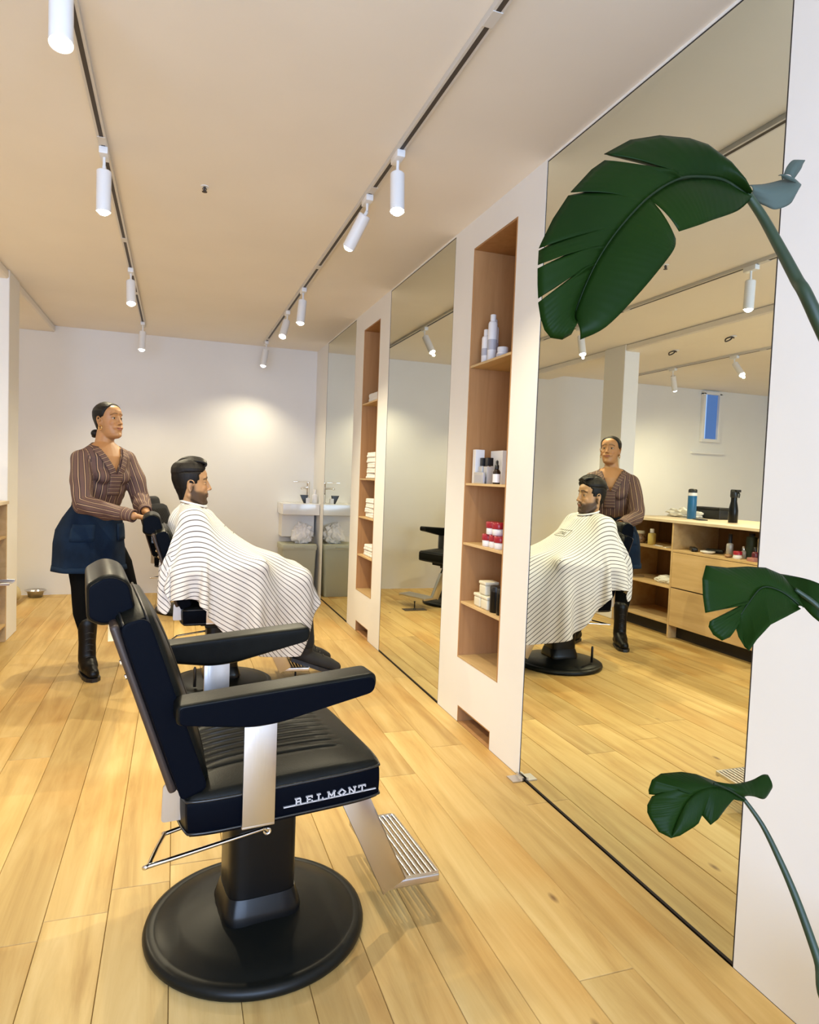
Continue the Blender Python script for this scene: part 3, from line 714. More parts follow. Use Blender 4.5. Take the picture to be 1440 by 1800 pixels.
# ------------------------------------------------------------------ standing woman
def face_frame(c, yaw, pitch, roll=0, s=1.0): return Matrix.Translation(c) @ rot('Z', yaw) @ rot('Y', -pitch) @ rot('X', roll) @ Matrix.Scale(s, 4)
f_ = Vector((math.cos(R(-50)), math.sin(R(-50)), 0)); l_ = Vector((-f_.y, f_.x, 0)); Z = Vector((0, 0, 1))
TW = face_frame((-.392, 4.492, 1.523), -37, 6, 0, .93)
wo = thing('person', 'woman standing in a brown striped blouse and denim skirt, hands on the chair back', 'person', (0, 0, 0))
RS, LS = Vector((-.528, 4.395, 1.285)), Vector((-.292, 4.585, 1.292)); RE, LE = Vector((-.498, 4.270, 1.025)), Vector((-.205, 4.52, 1.050)); RW, LW = Vector((-.222, 4.090, .975)), Vector((-.165, 4.300, .990))
RK, LK = Vector((-.515, 4.40, .53)), Vector((-.275, 4.575, .50)); RA, LA = Vector((-.478, 4.375, .10)), Vector((-.225, 4.600, .10)); RH, LH = Vector((-.535, 4.475, .85)), Vector((-.400, 4.59, .85))
bm = nb()
head_pieces(bm, TW, False)
chain(bm, [(-.415, 4.500, 1.36), (-.410, 4.500, 1.44), (-.404, 4.498, 1.48)], [.058, .050, .048])
tor = [((-.47, 4.535, .84), .165, .120), ((-.47, 4.535, .92), .160, .118), ((-.455, 4.52, 1.00), .128, .098), ((-.440, 4.508, 1.06), .118, .092), ((-.425, 4.497, 1.16), .136, .105), ((-.418, 4.492, 1.24), .145, .110), ((-.412, 4.488, 1.31), .150, .088), ((-.412, 4.492, 1.36), .110, .066), ((-.410, 4.499, 1.395), .052, .050), ((-.408, 4.499, 1.42), .046, .045)]
loft(bm, [ell(c, a, b, f_, l_) for c, a, b in tor])
for S_ in (RS, LS): chain(bm, [S_, (-.411, 4.495, 1.345)], [.046, .040])
for S_, E_, W_ in ((RS, RE, RW), (LS, LE, LW)): chain(bm, [S_, E_, W_], [.050, .037, .025])
chain(bm, [RH, RK, RA], [.074, .046, .032]); chain(bm, [LH, LK, LA], [.074, .046, .032])
hand(bm, RW + Vector((.01, -.005, 0)), (.78, .30, -.18), (-.1, -.2, -1), -1, 30, .95)
hand(bm, LW + Vector((.0, -.01, 0)), (.45, -.62, -.25), (-.3, -.2, -1), 1, 34, .95)
for A_, dr in ((RA, Vector((.35, -.94, 0))), (LA, Vector((.86, -.5, 0)))):
    chain(bm, [A_, A_ + dr * .05 + Vector((0, 0, -.045)), A_ + dr * .13 + Vector((0, 0, -.062))], [.038, .034, .026])
me = remesh(bm, .0040, 3, .5)
P_ = coords(me); WB = (.36, .175, .070)
paint(me, head_tone(P_, TW, WB, (.24, .060, .040), (.018, .009, .006), (.03, .012, .008), bw=.0030))
wb_ = link('body', me, skin_mat('skin_warm_brown', WB, None), wo)
eyes(wo, TW)
# hair: sleek cap drawn back to a low knot
def hair_cap(T, edge, grow, z0=-.10, name='hair', parent=None, m=None, vox=.0035):
    """closed shell following the skull; `edge(x,y,z)`>0 where hair grows"""
    bm = nb(); n = 72; zs = list(np.linspace(z0, .118, 60)); rings = []
    for z in zs:
        r1 = head_ring(z, 0, n); c = sum((Vector(p) for p in r1), Vector()) / n; ring = []
        for p in r1:
            p = Vector(p); g = edge(p.x, p.y, p.z); t = max(-1, min(1, g / .006)); off = (grow(p.x, p.y, p.z) if t > 0 else .006) * t
            d = (p - Vector((c.x, 0, min(p.z, .03)))); d.normalize(); ring.append(p + d * (off - .0005))
        rings.append(ring)
    loft(bm, rings); bmesh.ops.transform(bm, matrix=T, verts=bm.verts)
    return bm
def w_edge(x, y, z):
    line = .056 - .55 * max(0, .084 - z) if z > .02 else .021 - .9 * (.02 - z) - .012
    if z < .0: line = -.022 - .35 * (-z)
    return line - x
bm = hair_cap(TW, w_edge, lambda x, y, z: .0075, -.085)
tmp = bm
for c, r_ in (((-.108, 0, -.072), (.030, .034, .027)), ((-.125, .006, -.088), (.019, .022, .012))): blob(bm, TW @ Vector(c), tuple(q * .93 for q in r_), rot('Z', -37))
me = remesh(bm, .0035, 3, .5); link('hair', me, M['hair'], wo)
M['gold'] = mat('gold', (.75, .48, .18), .2, 1)
for s in (-1, 1):
    bm = nb(); c = Vector((.0, s * .079, -.050)); tube(bm, [TW @ (c + Vector((.014 * math.cos(a), 0, .014 * math.sin(a)))) for a in np.linspace(0, 2 * math.pi, 19)[:-1]], .0022, 6, closed=True); obj('hoop_earring', bm, M['gold'], wo, smooth=True)
# striped blouse
def stripe_mat(name, base, dark, pale, period):
    m, nt, b = nodes(name); N = nt.nodes; L = nt.links
    a = N.new('ShaderNodeAttribute'); a.attribute_name = 'stripe'
    mu = N.new('ShaderNodeMath'); mu.operation = 'DIVIDE'; mu.inputs[1].default_value = period; L.new(a.outputs['Fac'], mu.inputs[0])
    fr = N.new('ShaderNodeMath'); fr.operation = 'FRACT'; L.new(mu.outputs[0], fr.inputs[0])
    cr = N.new('ShaderNodeValToRGB'); cr.color_ramp.interpolation = 'CONSTANT'; e = cr.color_ramp.elements
    e[0].position = 0; e[0].color = (*base, 1); e[1].position = .52; e[1].color = (*dark, 1)
    for p, c in ((.66, pale), (.80, dark), (.90, base)): k = e.new(p); k.color = (*c, 1)
    L.new(fr.outputs[0], cr.inputs[0]); L.new(cr.outputs[0], b.inputs['Base Color']); b.inputs['Roughness'].default_value = .75
    tc = N.new('ShaderNodeTexCoord'); n2 = N.new('ShaderNodeTexNoise'); n2.inputs['Scale'].default_value = 14; L.new(tc.outputs['Object'], n2.inputs[0]); bp = N.new('ShaderNodeBump'); bp.inputs['Strength'].default_value = .5; bp.inputs['Distance'].default_value = .012; L.new(n2.outputs[0], bp.inputs['Height']); L.new(bp.outputs[0], b.inputs['Normal'])
    return m
M['blouse'] = stripe_mat('brown_striped_cotton', (.085, .042, .036), (.014, .007, .008), (.34, .21, .13), .031)
M['blouse2'] = stripe_mat('brown_striped_band', (.092, .046, .038), (.015, .007, .008), (.36, .225, .14), .024)
def seg_dist(P_, a, b):
    a = np.array(a); b = np.array(b); d = b - a; t = np.clip(((P_ - a) @ d) / (d @ d), 0, 1); q = a + t[:, None] * d; return np.linalg.norm(P_ - q, axis=1), t
bm = nb()
tb = [((-.455, 4.52, 1.005), .140, .112), ((-.445, 4.512, 1.05), .150, .122), ((-.432, 4.502, 1.12), .158, .128), ((-.420, 4.494, 1.22), .163, .130), ((-.412, 4.488, 1.30), .166, .104), ((-.412, 4.490, 1.35), .130, .082), ((-.411, 4.496, 1.385), .076, .068), ((-.411, 4.498, 1.405), .064, .062)]
loft(bm, [ell(c, a, b, f_, l_, 36) for c, a, b in tb])
for S_, E_, W_ in ((RS, RE, RW), (LS, LE, LW)):
    m1 = S_.lerp(E_, .5) + (S_.lerp(E_, .5) - Vector((-.42, 4.49, 1.17))).normalized() * .012
    chain(bm, [S_, m1, E_, E_.lerp(W_, .45) + Vector((0, 0, -.008)), E_.lerp(W_, .82)], [.058, .060, .055, .052, .037])
    chain(bm, [S_ + Vector((0, 0, -.002)), Vector((-.411, 4.494, 1.355))], [.056, .050])
for c in ((.078, .060, 1.19), (.078, -.060, 1.19)): blob(bm, Vector((-.420, 4.494, 0)) + f_ * c[0] + l_ * c[1] + Z * c[2], (.060, .060, .058))
me = remesh(bm, .0065, 3, .5)
# folds
P_ = coords(me).astype(float); N_ = np.array([v.normal[:] for v in me.vertices])
ft_, fl_ = np.array(f_), np.array(l_); rel = P_ - np.array((-.42, 4.494, 0)); pf, pl_ = rel @ ft_, rel @ fl_
w1 = np.sin(pl_ * 95 + P_[:, 2] * 24) * .0035 * sm(1.20 - P_[:, 2], 0, .12) + np.sin(P_[:, 2] * 60 + pf * 55) * .0022
P_ += N_ * w1[:, None]
me.vertices.foreach_set('co', P_.astype(np.float32).ravel())
dT = np.linalg.norm(rel[:, :2], axis=1); sR, tR = seg_dist(P_, RS, RE); sR2, tR2 = seg_dist(P_, RE, RW); sL, tL = seg_dist(P_, LS, LE); sL2, tL2 = seg_dist(P_, LE, LW)
st = pl_.copy() + .4 * 0
def limb(P_, a, b, ref):
    a = np.array(a); d = np.array(b) - a; d /= np.linalg.norm(d); r_ = np.array(ref) - (np.array(ref) @ d) * d; r_ /= np.linalg.norm(r_); s_ = np.cross(d, r_); q = P_ - a; return np.arctan2(q @ s_, q @ r_) * .058
arm = np.stack([sR, sR2, sL, sL2]); k = arm.argmin(0); near = arm.min(0) < .074
inn = (np.abs(pl_) < .135) & (P_[:, 2] > 1.0) & (dT < .155); near &= ~(inn & (arm.min(0) > .060))
vals = [limb(P_, RS, RE, (0, 0, 1) if False else f_), limb(P_, RE, RW, (0, 0, 1)), limb(P_, LS, LE, f_), limb(P_, LE, LW, (0, 0, 1))]
for i in range(4): st = np.where(near & (k == i), vals[i], st)
at_ = me.attributes.new('stripe', 'FLOAT', 'POINT'); at_.data.foreach_set('value', st.astype(np.float32))
# cut the V neck with clean plane cuts
bm = nb(); bm.from_mesh(me); bpy.data.meshes.remove(me)
base = Vector((-.420, 4.494, 0)); vb = base + Z * 1.205                       # bottom of the V
def vplane(sg): 
    top = base + l_ * (sg * .090) + Z * 1.400; d = (top - vb).normalized(); return vb, d.cross(f_).normalized() * sg
pl2 = [vplane(1), vplane(-1)]
for co, no in pl2: bmesh.ops.bisect_plane(bm, geom=bm.verts[:] + bm.edges[:] + bm.faces[:], plane_co=co, plane_no=no)
bmesh.ops.bisect_plane(bm, geom=bm.verts[:] + bm.edges[:] + bm.faces[:], plane_co=base, plane_no=f_)
cols = base + Z * 1.378
bmesh.ops.bisect_plane(bm, geom=bm.verts[:] + bm.edges[:] + bm.faces[:], plane_co=cols, plane_no=Vector((.25 * f_.x, .25 * f_.y, 1)).normalized())
kill = []
nn = Vector((.25 * f_.x, .25 * f_.y, 1)).normalized()
for f in bm.faces:
    c = f.calc_center_median(); 
    inV = all((c - co).dot(no) < 0 for co, no in pl2) and (c - base).dot(f_) > 0 and c.z > 1.205
    if inV or (c - cols).dot(nn) > 0: kill.append(f)
bmesh.ops.delete(bm, geom=kill, context='FACES')
me = bpy.data.meshes.new('blouse'); bm.to_mesh(me); bm.free(); bl = link('blouse', me, M['blouse'], wo, smooth=True)
so = bl.modifiers.new('thickness', 'SOLIDIFY'); so.thickness = .003; so.offset = -1
# V band and placket, cross-striped, following the blouse surface
from mathutils.bvhtree import BVHTree
bpy.context.view_layer.update()
bvh = BVHTree.FromObject(wb_, bpy.context.evaluated_depsgraph_get())
def front_pt(y_, z_, off):
    o = base + l_ * y_ + Z * z_ + f_ * .5; hit = bvh.ray_cast(o, -f_)
    return hit[0]
def band(name, rows, v0=0):
    bm = nb(); vr = []; n_ = 6; lay = bm.verts.layers.float.new('stripe'); s_ = v0; last = None
    for (ya, za, yb, zb, off) in rows:
        r_ = []
        for i in range(n_ + 1):
            t = i / n_; p = front_pt(ya + (yb - ya) * t, za + (zb - za) * t, off)
            if p is None: p = base + f_ * .1 + l_ * ya + Z * za
            r_.append(p + f_ * off)
        mid = r_[n_ // 2]; s_ += (mid - last).length if last is not None else 0; last = mid
        vs = [bm.verts.new(p) for p in r_]
        for v in vs: v[lay] = s_
        vr.append(vs)
    for a, b in zip(vr, vr[1:]):
        for i in range(n_): bm.faces.new((a[i], a[i + 1], b[i + 1], b[i]))
    o = obj(name, bm, M['blouse2'], wo, smooth=True); s2 = o.modifiers.new('thickness', 'SOLIDIFY'); s2.thickness = .004; s2.offset = 0
    return o
for sg in (1, -1):
    rows = []
    for t in np.linspace(0, 1, 16):
        zi = 1.205 + .158 * t; yi = sg * (.002 + .080 * t); wd = .036 - .004 * t; off = .031 - .014 * t + .004 * math.sin(t * 3)
        rows.append((yi, zi, yi + sg * wd, zi - .014, off))
    band('neck_band', rows)
band('placket', [(-.040, z, .040, z, .034 - (1.20 - z) * .02) for z in np.linspace(1.202, 1.075, 12)])
for (E_, W_) in ((RE, RW), (LE, LW)):
    bm = nb(); d = (W_ - E_).normalized(); a = E_.lerp(W_, .80); b = E_.lerp(W_, 1.02); q = d.to_track_quat('Z', 'Y').to_matrix().to_4x4(); L_ = (b - a).length
    lathe(bm, [(.036, 0), (.0385, .006), (.0365, L_ * .5), (.0375, L_ - .004), (.034, L_), (.030, L_ - .002), (.030, .01)], 28, Matrix.Translation(a) @ q, cap=False)
    lay = bm.verts.layers.float.new('stripe')
    for v in bm.verts: v[lay] = (v.co - a).dot(d)
    obj('cuff', bm, M['blouse2'], wo, smooth=True)
# belt and denim skirt
def ringloft(name, secs, m, thick, folds=0, nf=9, n=72, smooth=True):
    bm = nb(); rings = []
    for i, (c, a, b) in enumerate(secs):
        r_ = ell(c, a, b, f_, l_, n); t = i / (len(secs) - 1)
        if folds: r_ = [p + (p - Vector(c)).normalized() * folds * t * (math.sin(nf * 2 * math.pi * j / n) + .6 * math.sin(5 * 2 * math.pi * j / n + 1)) for j, p in enumerate(r_)]
        rings.append(r_)
    loft(bm, rings, cap=False); o = obj(name, bm, m, wo, smooth=smooth); s_ = o.modifiers.new('thickness', 'SOLIDIFY'); s_.thickness = thick; s_.offset = 0; return o
M['denim'] = mat('dark_denim', (.0045, .0125, .030), .9, spec=.15, noise_amt=.35, nscale=9, bump=.35, bscale=300)
M['denim_seam'] = mat('denim_seam', (.0075, .019, .042), .9, spec=.15, bump=.3, bscale=300)
SK = [((-.453, 4.520, 1.030), .138, .110), ((-.458, 4.525, 1.00), .143, .116), ((-.475, 4.535, .93), .176, .140), ((-.488, 4.540, .86), .200, .160), ((-.492, 4.536, .78), .207, .170), ((-.487, 4.528, .70), .212, .178), ((-.484, 4.522, .640), .216, .184), ((-.483, 4.520, .620), .219, .188)]
ringloft('skirt', SK, M['denim'], .004, .004)
hem = [((-.484, 4.5225, .648), .2185, .186), ((-.4835, 4.521, .633), .2205, .1885), ((-.483, 4.520, .617), .222, .191)]
ringloft('hem', hem, M['denim_seam'], .004, .004)
ringloft('belt', [((-.453, 4.520, 1.040), .1395, .1115), ((-.4535, 4.5205, 1.028), .142, .115), ((-.455, 4.521, 1.014), .143, .116)], M['black'], .004)
# front pocket flaps on the skirt
for sg in (-1, 1):
    bm = nb(); c0 = Vector((-.486, 4.538, 0)); vr = []
    for z in np.linspace(.90, .80, 5):
        r_ = []
        for a in np.linspace(R(sg * 22), R(sg * 62), 8):
            zz = z; ax = np.interp(-zz, [-s[0][2] for s in SK], [s[1] for s in SK]) + .005; bx = np.interp(-zz, [-s[0][2] for s in SK], [s[2] for s in SK]) + .005
            cx = np.interp(-zz, [-s[0][2] for s in SK], [s[0][0] for s in SK]); cy = np.interp(-zz, [-s[0][2] for s in SK], [s[0][1] for s in SK])
            r_.append(Vector((cx, cy, zz)) + f_ * bx * math.cos(a) + l_ * ax * math.sin(a))
        vr.append([bm.verts.new(p) for p in r_])
    for a, b in zip(vr, vr[1:]):
        for i in range(7): bm.faces.new((a[i], a[i + 1], b[i + 1], b[i]))
    o = obj('pocket', bm, M['denim_seam'], wo, smooth=True); s_ = o.modifiers.new('t', 'SOLIDIFY'); s_.thickness = .004; s_.offset = 0
bm = nb(); q = (Vector((-.455, 4.521, 1.026)) + f_ * .118 + l_ * .03); blob(bm, q, (.006, .006, .006)); obj('belt_stud', bm, M['chrome'], wo, smooth=True)
# leggings and boots
M['leg'] = mat('black_leggings', (.0025, .0025, .0025), .9, spec=.08); M['boot'] = mat('black_boot_leather', (.004, .0035, .003), .4, spec=.25, bump=.2, bscale=90)
for H_, K_, A_, dr in ((RH, RK, RA, Vector((.35, -.94, 0))), (LH, LK, LA, Vector((.86, -.5, 0)))):
    bm = nb(); chain(bm, [H_ + Vector((0, 0, -.10)), H_.lerp(K_, .6), K_, K_.lerp(A_, .35), A_ + Vector((0, 0, .16))], [.098, .078, .060, .060, .046]); link('legging', remesh(bm, .009, 2), M['leg'], wo)
    bm = nb(); chain(bm, [A_ + Vector((0, 0, .215)), A_ + Vector((0, 0, .10)), A_ + Vector((0, 0, .0)), A_ + dr * .05 + Vector((0, 0, -.035))], [.055, .048, .050, .050])
    chain(bm, [A_ - dr * .025 + Vector((0, 0, -.045)), A_ + dr * .06 + Vector((0, 0, -.045)), A_ + dr * .135 + Vector((0, 0, -.058))], [.044, .043, .034])
    b_ = link('boot', remesh(bm, .007, 2), M['boot'], wo)
    bm = nb(); sd = Vector((-dr.y, dr.x, 0)); pts = [A_ + dr * u + sd * v for u, v in ((-.068, .0), (-.055, .032), (0, .038), (.08, .046), (.14, .040), (.170, .014), (.170, -.014), (.14, -.040), (.08, -.046), (0, -.038), (-.055, -.032))]
    loft(bm, [[Vector((p.x, p.y, z)) for p in pts] for z in (.0, .022)]); obj('sole', bm, M['black'], b_)
    for i in range(5):
        bm = nb(); z = A_.z + .02 + i * .035; c = A_ + dr * (.046 if i > 0 else .055); tube(bm, [Vector((c.x, c.y, z)) - sd * .022, Vector((c.x, c.y, z + .008)) + dr * .006, Vector((c.x, c.y, z)) + sd * .022], .003, 6); obj('lace', bm, M['black'], b_)
# ------------------------------------------------------------------ seated man under the striped cape
hd = R(2); F2 = Vector((math.cos(hd), math.sin(hd), 0)); L2 = Vector((-F2.y, F2.x, 0)); C2 = Vector((.270, 4.03, 0))
def mp2(f, l, z): return C2 + F2 * f + L2 * l + Z * z
TM = face_frame((.082, 4.020, 1.166), 3, 1, 0, 1.03)
ma = thing('person', 'seated bearded man with side-parted black hair under the striped cape', 'person', (0, 0, 0))
bm = nb(); head_pieces(bm, TM, True, .002)
chain(bm, [mp2(-.19, 0, 1.00), mp2(-.188, 0, 1.06), mp2(-.184, 0, 1.11)], [.062, .055, .056])
loft(bm, [ell(mp2(f, 0, z), a, b, F2, L2) for f, z, a, b in ((-.10, .55, .165, .13), (-.12, .64, .165, .125), (-.145, .75, .15, .115), (-.165, .86, .165, .12), (-.18, .95, .175, .11), (-.185, 1.00, .14, .085), (-.19, 1.03, .08, .065))])
MS = {}
for s in (-1, 1):
    S_, E_, W_ = mp2(-.185, s * .185, .965), mp2(-.09, s * .235, .785), mp2(.12, s * .115, .755); MS[s] = (S_, E_, W_)
    chain(bm, [S_, E_, W_], [.062, .046, .032]); hand(bm, W_, F2 * .95 - L2 * s * .15 + Z * -.20, (0, 0, -1), s, 30)
    K_, A_ = mp2(.42, s * .115, .625), mp2(.475, s * .10 + .02, .215)
    chain(bm, [mp2(-.06, s * .09, .635), K_, A_], [.088, .062, .042]); MS[s] += (K_, A_)
MSK = (.45, .255, .125)
me = remesh(bm, .0042, 2, .4); P_ = coords(me)
paint(me, head_tone(P_, TM, MSK, (.30, .12, .08), (.018, .010, .008), (.05, .02, .014), beard=(.032, .016, .010)))
link('body', me, skin_mat('skin_olive', MSK, None), ma); eyes(ma, TM)
# hair: clipped sides and a combed top with a shaved part line on the right
def m_edge(x, y, z):
    front = .070 if z > .078 else (.070 - 1.2 * (.078 - z) if z > .055 else .044 - .10 * (.055 - z) * 0)
    if z < .055: front = .036 + .12 * (.055 - z)
    if z < .022: front = .028
    if z < .004: front = -.020 - .25 * (.004 - z)
    return front - x
def m_grow(x, y, z):
    side = .0060 if z > -.03 else .0035
    ln = .066 - .010 * (x < -.03)                                          # height of the part line
    t = z - (.062 + .05 * max(0, -x - .02) * -1)
    if y < 0:
        d = z - .064 + .25 * max(0, -.03 - x)
        if abs(d) < .0026 and x > -.06: return -.003
        if d > 0: return .0065 + .016 * min(1, d / .045)
        return side
    d = z - .050
    return side + (.018 * min(1, max(0, d) / .04))
bm = hair_cap(TM, m_edge, m_grow, -.112)
me = remesh(bm, .0028, 1, .4); link('hair', me, M['hair'], ma)
top = nb()
for k in range(15):
    y0 = -.040 + k * .0057; r_ = .0085
    p = [(.060, y0 * .85, .098 - abs(y0) * .28), (.076, y0 * .9, .122 - abs(y0) * .30), (.046, y0 + .003, .143 - abs(y0) * .50 - (0.004 if k % 3 else 0)), (-.005, y0 + .004, .146 - abs(y0) * .60), (-.055, y0 + .003, .131 - abs(y0) * .62 + (.006 if k % 4 == 1 else 0)), (-.092, y0 * .8, .088 - abs(y0) * .45)]
    sp = smooth_path(p, 5); tube(top, [TM @ v for v in sp], r_, 8, radii=[r_ * (.45 + .6 * math.sin(math.pi * (i + .8) / (len(sp) + .8))) for i in range(len(sp))])
me = remesh(top, .003, 1, .4); link('hair_top', me, M['hair'], ma)
# dark trousers, shoes
M['trous'] = mat('black_trousers', (.008, .008, .010), .8, bump=.3, bscale=60); M['shoe'] = mat('black_suede_shoe', (.010, .009, .009), .7, bump=.2, bscale=150)
M['shirt'] = mat('dark_shirt', (.02, .02, .025), .8)
bm = nb(); loft(bm, [ell(mp2(f, 0, z), a, b, F2, L2) for f, z, a, b in ((-.10, .56, .172, .137), (-.12, .64, .172, .132), (-.145, .75, .158, .122), (-.165, .86, .172, .127), (-.18, .94, .182, .117), (-.185, .985, .15, .09))])
for s in (-1, 1): chain(bm, [MS[s][0], MS[s][1], MS[s][1].lerp(MS[s][2], .85)], [.068, .054, .040])
link('shirt', remesh(bm, .008, 2), M['shirt'], ma)
for s in (-1, 1):
    K_, A_ = MS[s][3:]; bm = nb(); chain(bm, [mp2(-.06, s * .09, .64), K_, A_ + Z * .03], [.094, .070, .058]); link('trouser_leg', remesh(bm, .008, 2), M['trous'], ma)
    d = (F2 * .93 + L2 * (.10 if s > 0 else -.12) + Z * -.32).normalized(); sd = Z.cross(d).normalized(); u_ = d.cross(sd)
    bm = nb(); heel = A_ - Z * .055 - d * .035
    chain(bm, [A_ + Z * .02, A_ - Z * .02], [.050, .048]); chain(bm, [heel + Z * .01, heel + d * .09, heel + d * .19, heel + d * .235 - Z * .004], [.044, .046, .040, .032])
    sh = link('shoe', remesh(bm, .007, 2), M['shoe'], ma)
    bm = nb(); pts = [heel + d * a + sd * b - u_ * 0 for a, b in ((-.045, 0), (-.035, .03), (.04, .036), (.13, .044), (.21, .042), (.262, .02), (.268, 0), (.262, -.02), (.21, -.042), (.13, -.044), (.04, -.036), (-.035, -.03))]
    loft(bm, [[p + u_ * h for p in pts] for h in (-.046, -.024)]); obj('sole', bm, M['black'], sh)
    for i in range(4):
        bm = nb(); c = A_ + d * (.045 + i * .022) - Z * (-.012 + i * .012) + u_ * .012; tube(bm, [c - sd * .020, c + u_ * .006, c + sd * .020], .0028, 6); obj('lace', bm, M['black'], sh)

# striped barber cape: a small cloth simulation (position based) draped over man and chair
def drape():
    sp = .0215; u = np.arange(-.73, .73 + 1e-6, sp); v = np.arange(-.40, .815 + 1e-6, sp); nu, nv = len(u), len(v)
    UU, VV = np.meshgrid(u, v, indexing='ij')
    UU = np.where(np.abs(UU) > .25, np.sign(UU) * (.25 + (np.abs(UU) - .25) * (1 - .46 * np.clip((.45 - VV) / .85, 0, 1) - .62 * np.clip((VV - .36) / .50, 0, 1) ** 1.2)), UU)
    VV = np.where(VV < -.07, -.07 + (VV + .07) * (.42 + .62 * np.clip(np.abs(UU) / .16 - .75, 0, 1)), VV)
    RST = np.stack([UU.ravel(), VV.ravel()], 1); rr = np.hypot(UU, VV)
    neck = np.array(mp2(-.176, 0, 1.045)); f = np.array(F2); l = np.array(L2); zz = np.array((0, 0, 1.))
    X = neck + UU[..., None] * l + VV[..., None] * f + zz * (.03 - .12 * np.clip(rr - .07, 0, 1)[..., None])
    hole = rr < .066
    ringm = (rr >= .066) & (rr < .092)
    ang = np.arctan2(UU, VV); rad = .0705
    pin = neck + (np.sin(ang) * rad)[..., None] * l + (np.cos(ang) * rad + .004)[..., None] * f + zz * (.004 - .016 * np.cos(ang))[..., None] - zz * ((rr - .066) * .35)[..., None]
    X = np.where((ringm | hole)[..., None], pin, X)
    X = X.astype(np.float64); V_ = np.zeros_like(X); wgt = np.where(ringm | hole, 0., 1.)
    caps = []
    def cp(a, b, ra, rb): caps.append((np.array(a), np.array(b), ra, rb))
    for s in (-1, 1):
        S_, E_, W_, K_, A_ = MS[s]
        cp(S_, E_, .084, .078); cp(E_, W_, .078, .064); cp(W_, W_ + F2 * .19 - L2 * s * .02 - Z * .05, .064, .058); cp(S_, mp2(-.185, 0, 1.01), .078, .070)
        cp(mp2(-.06, s * .09, .64), K_, .104, .083); cp(K_, A_, .083, .066)
        cp(mp2(-.25, s * .283, .700), mp2(.17, s * .283, .730), .056, .050); cp(mp2(-.25, s * .245, .705), mp2(.17, s * .245, .733), .056, .050); cp(mp2(-.08, s * .28, .66), mp2(-.06, s * .28, .42), .05, .03)
        cp(mp2(-.225, s * .20, .52), mp2(-.365, s * .20, .90), .050, .045)
        cp(mp2(.0, s * .225, .49), mp2(.22, s * .225, .50), .062, .062)
    cp(mp2(-.12, 0, .62), mp2(-.175, 0, .93), .150, .135)
    for q in np.linspace(-.222, .222, 6): cp(mp2(-.24, q, .52), mp2(-.375, q, .905), .052, .058)
    cp(mp2(-.39, -.14, .95), mp2(-.39, .14, .95), .062, .062)
    cp(mp2(.10, -.05, .70), mp2(.40, -.05, .655), .075, .07); cp(mp2(.10, .05, .70), mp2(.40, .05, .655), .075, .07)
    cons = []
    for (di, dj, k) in ((1, 0, 1.), (0, 1, 1.), (1, 1, .30), (1, -1, .30), (2, 0, .12), (0, 2, .12)):
        for ph in range(2):
            if di: sl = slice(ph, nu - di, 2) if di == 1 else None
            i0 = np.arange(0, nu - di); j0 = np.arange(max(0, -dj), nv - max(0, dj))
            if di == 1: i0 = i0[i0 % 2 == ph]
            elif di == 2: i0 = i0[(i0 // 2) % 2 == ph]
            elif dj == 1: j0 = j0[j0 % 2 == ph]
            elif dj == 2: j0 = j0[(j0 // 2) % 2 == ph]
            I, J = np.meshgrid(i0, j0, indexing='ij'); ia, ib = I.ravel() * nv + J.ravel(), (I.ravel() + di) * nv + J.ravel() + dj; cons.append((ia, ib, np.hypot(*(RST[ib] - RST[ia]).T), k))
    Xf = X.reshape(-1, 3); wf = wgt.ravel(); Vf = V_.reshape(-1, 3); rg = np.random.RandomState(4)
    dt = .012
    for it in range(420):
        Vf[:, 2] -= 9.8 * dt; Vf *= .985; Vf[wf == 0] = 0
        prev = Xf.copy(); Xf = Xf + Vf * dt
        for ks in range(7):
            for a, b, L0, k in cons:
                d = Xf[b] - Xf[a]; ln = np.sqrt((d * d).sum(1)) + 1e-9; wsum = wf[a] + wf[b] + 1e-9; c = (k * (ln - L0) / ln / wsum)[:, None] * d
                Xf[a] += c * wf[a][:, None]; Xf[b] -= c * wf[b][:, None]
            if ks % 2 == 0 or ks > 4:
                for a, b, ra, rb in caps:
                    dd = b - a; t = np.clip(((Xf - a) @ dd) / (dd @ dd), 0, 1); q = Xf - (a + t[:, None] * dd); ln = np.sqrt((q * q).sum(1)) + 1e-9; r_ = ra + (rb - ra) * t; pen = r_ - ln
                    hit = (pen > 0) & (wf > 0)
                    if hit.any():
                        Xf[hit] += q[hit] / ln[hit][:, None] * pen[hit][:, None]
                        prev[hit] += (Xf[hit] - prev[hit]) * .45
        Vf = (Xf - prev) / dt
        sp_ = np.sqrt((Vf * Vf).sum(1)); lim = np.minimum(1, 1.6 / (sp_ + 1e-9)); Vf *= lim[:, None]
    return Xf.reshape(nu, nv, 3), UU, VV, hole
XX, cu, cv, hole = drape()
bm = nb(); lay = bm.loops.layers.uv.new('uv'); VG = {}
nu, nv = XX.shape[:2]
for i in range(nu):
    for j in range(nv):
        if not hole[i, j]: VG[i, j] = bm.verts.new(XX[i, j])
for i in range(nu - 1):
    for j in range(nv - 1):
        q = [(i, j), (i + 1, j), (i + 1, j + 1), (i, j + 1)]
        if all(k in VG for k in q):
            f = bm.faces.new([VG[k] for k in q])
            for lp, (a, b) in zip(f.loops, q): lp[lay].uv = (cu[a, b], cv[a, b])
me = bpy.data.meshes.new('cape'); bm.to_mesh(me); bm.free()
m, nt, b = nodes('striped_cotton'); N = nt.nodes; L = nt.links
uvn = N.new('ShaderNodeUVMap'); uvn.uv_map = 'uv'; sx = N.new('ShaderNodeSeparateXYZ'); L.new(uvn.outputs[0], sx.inputs[0])
dv = N.new('ShaderNodeMath'); dv.operation = 'DIVIDE'; dv.inputs[1].default_value = .0215; L.new(sx.outputs[0], dv.inputs[0])
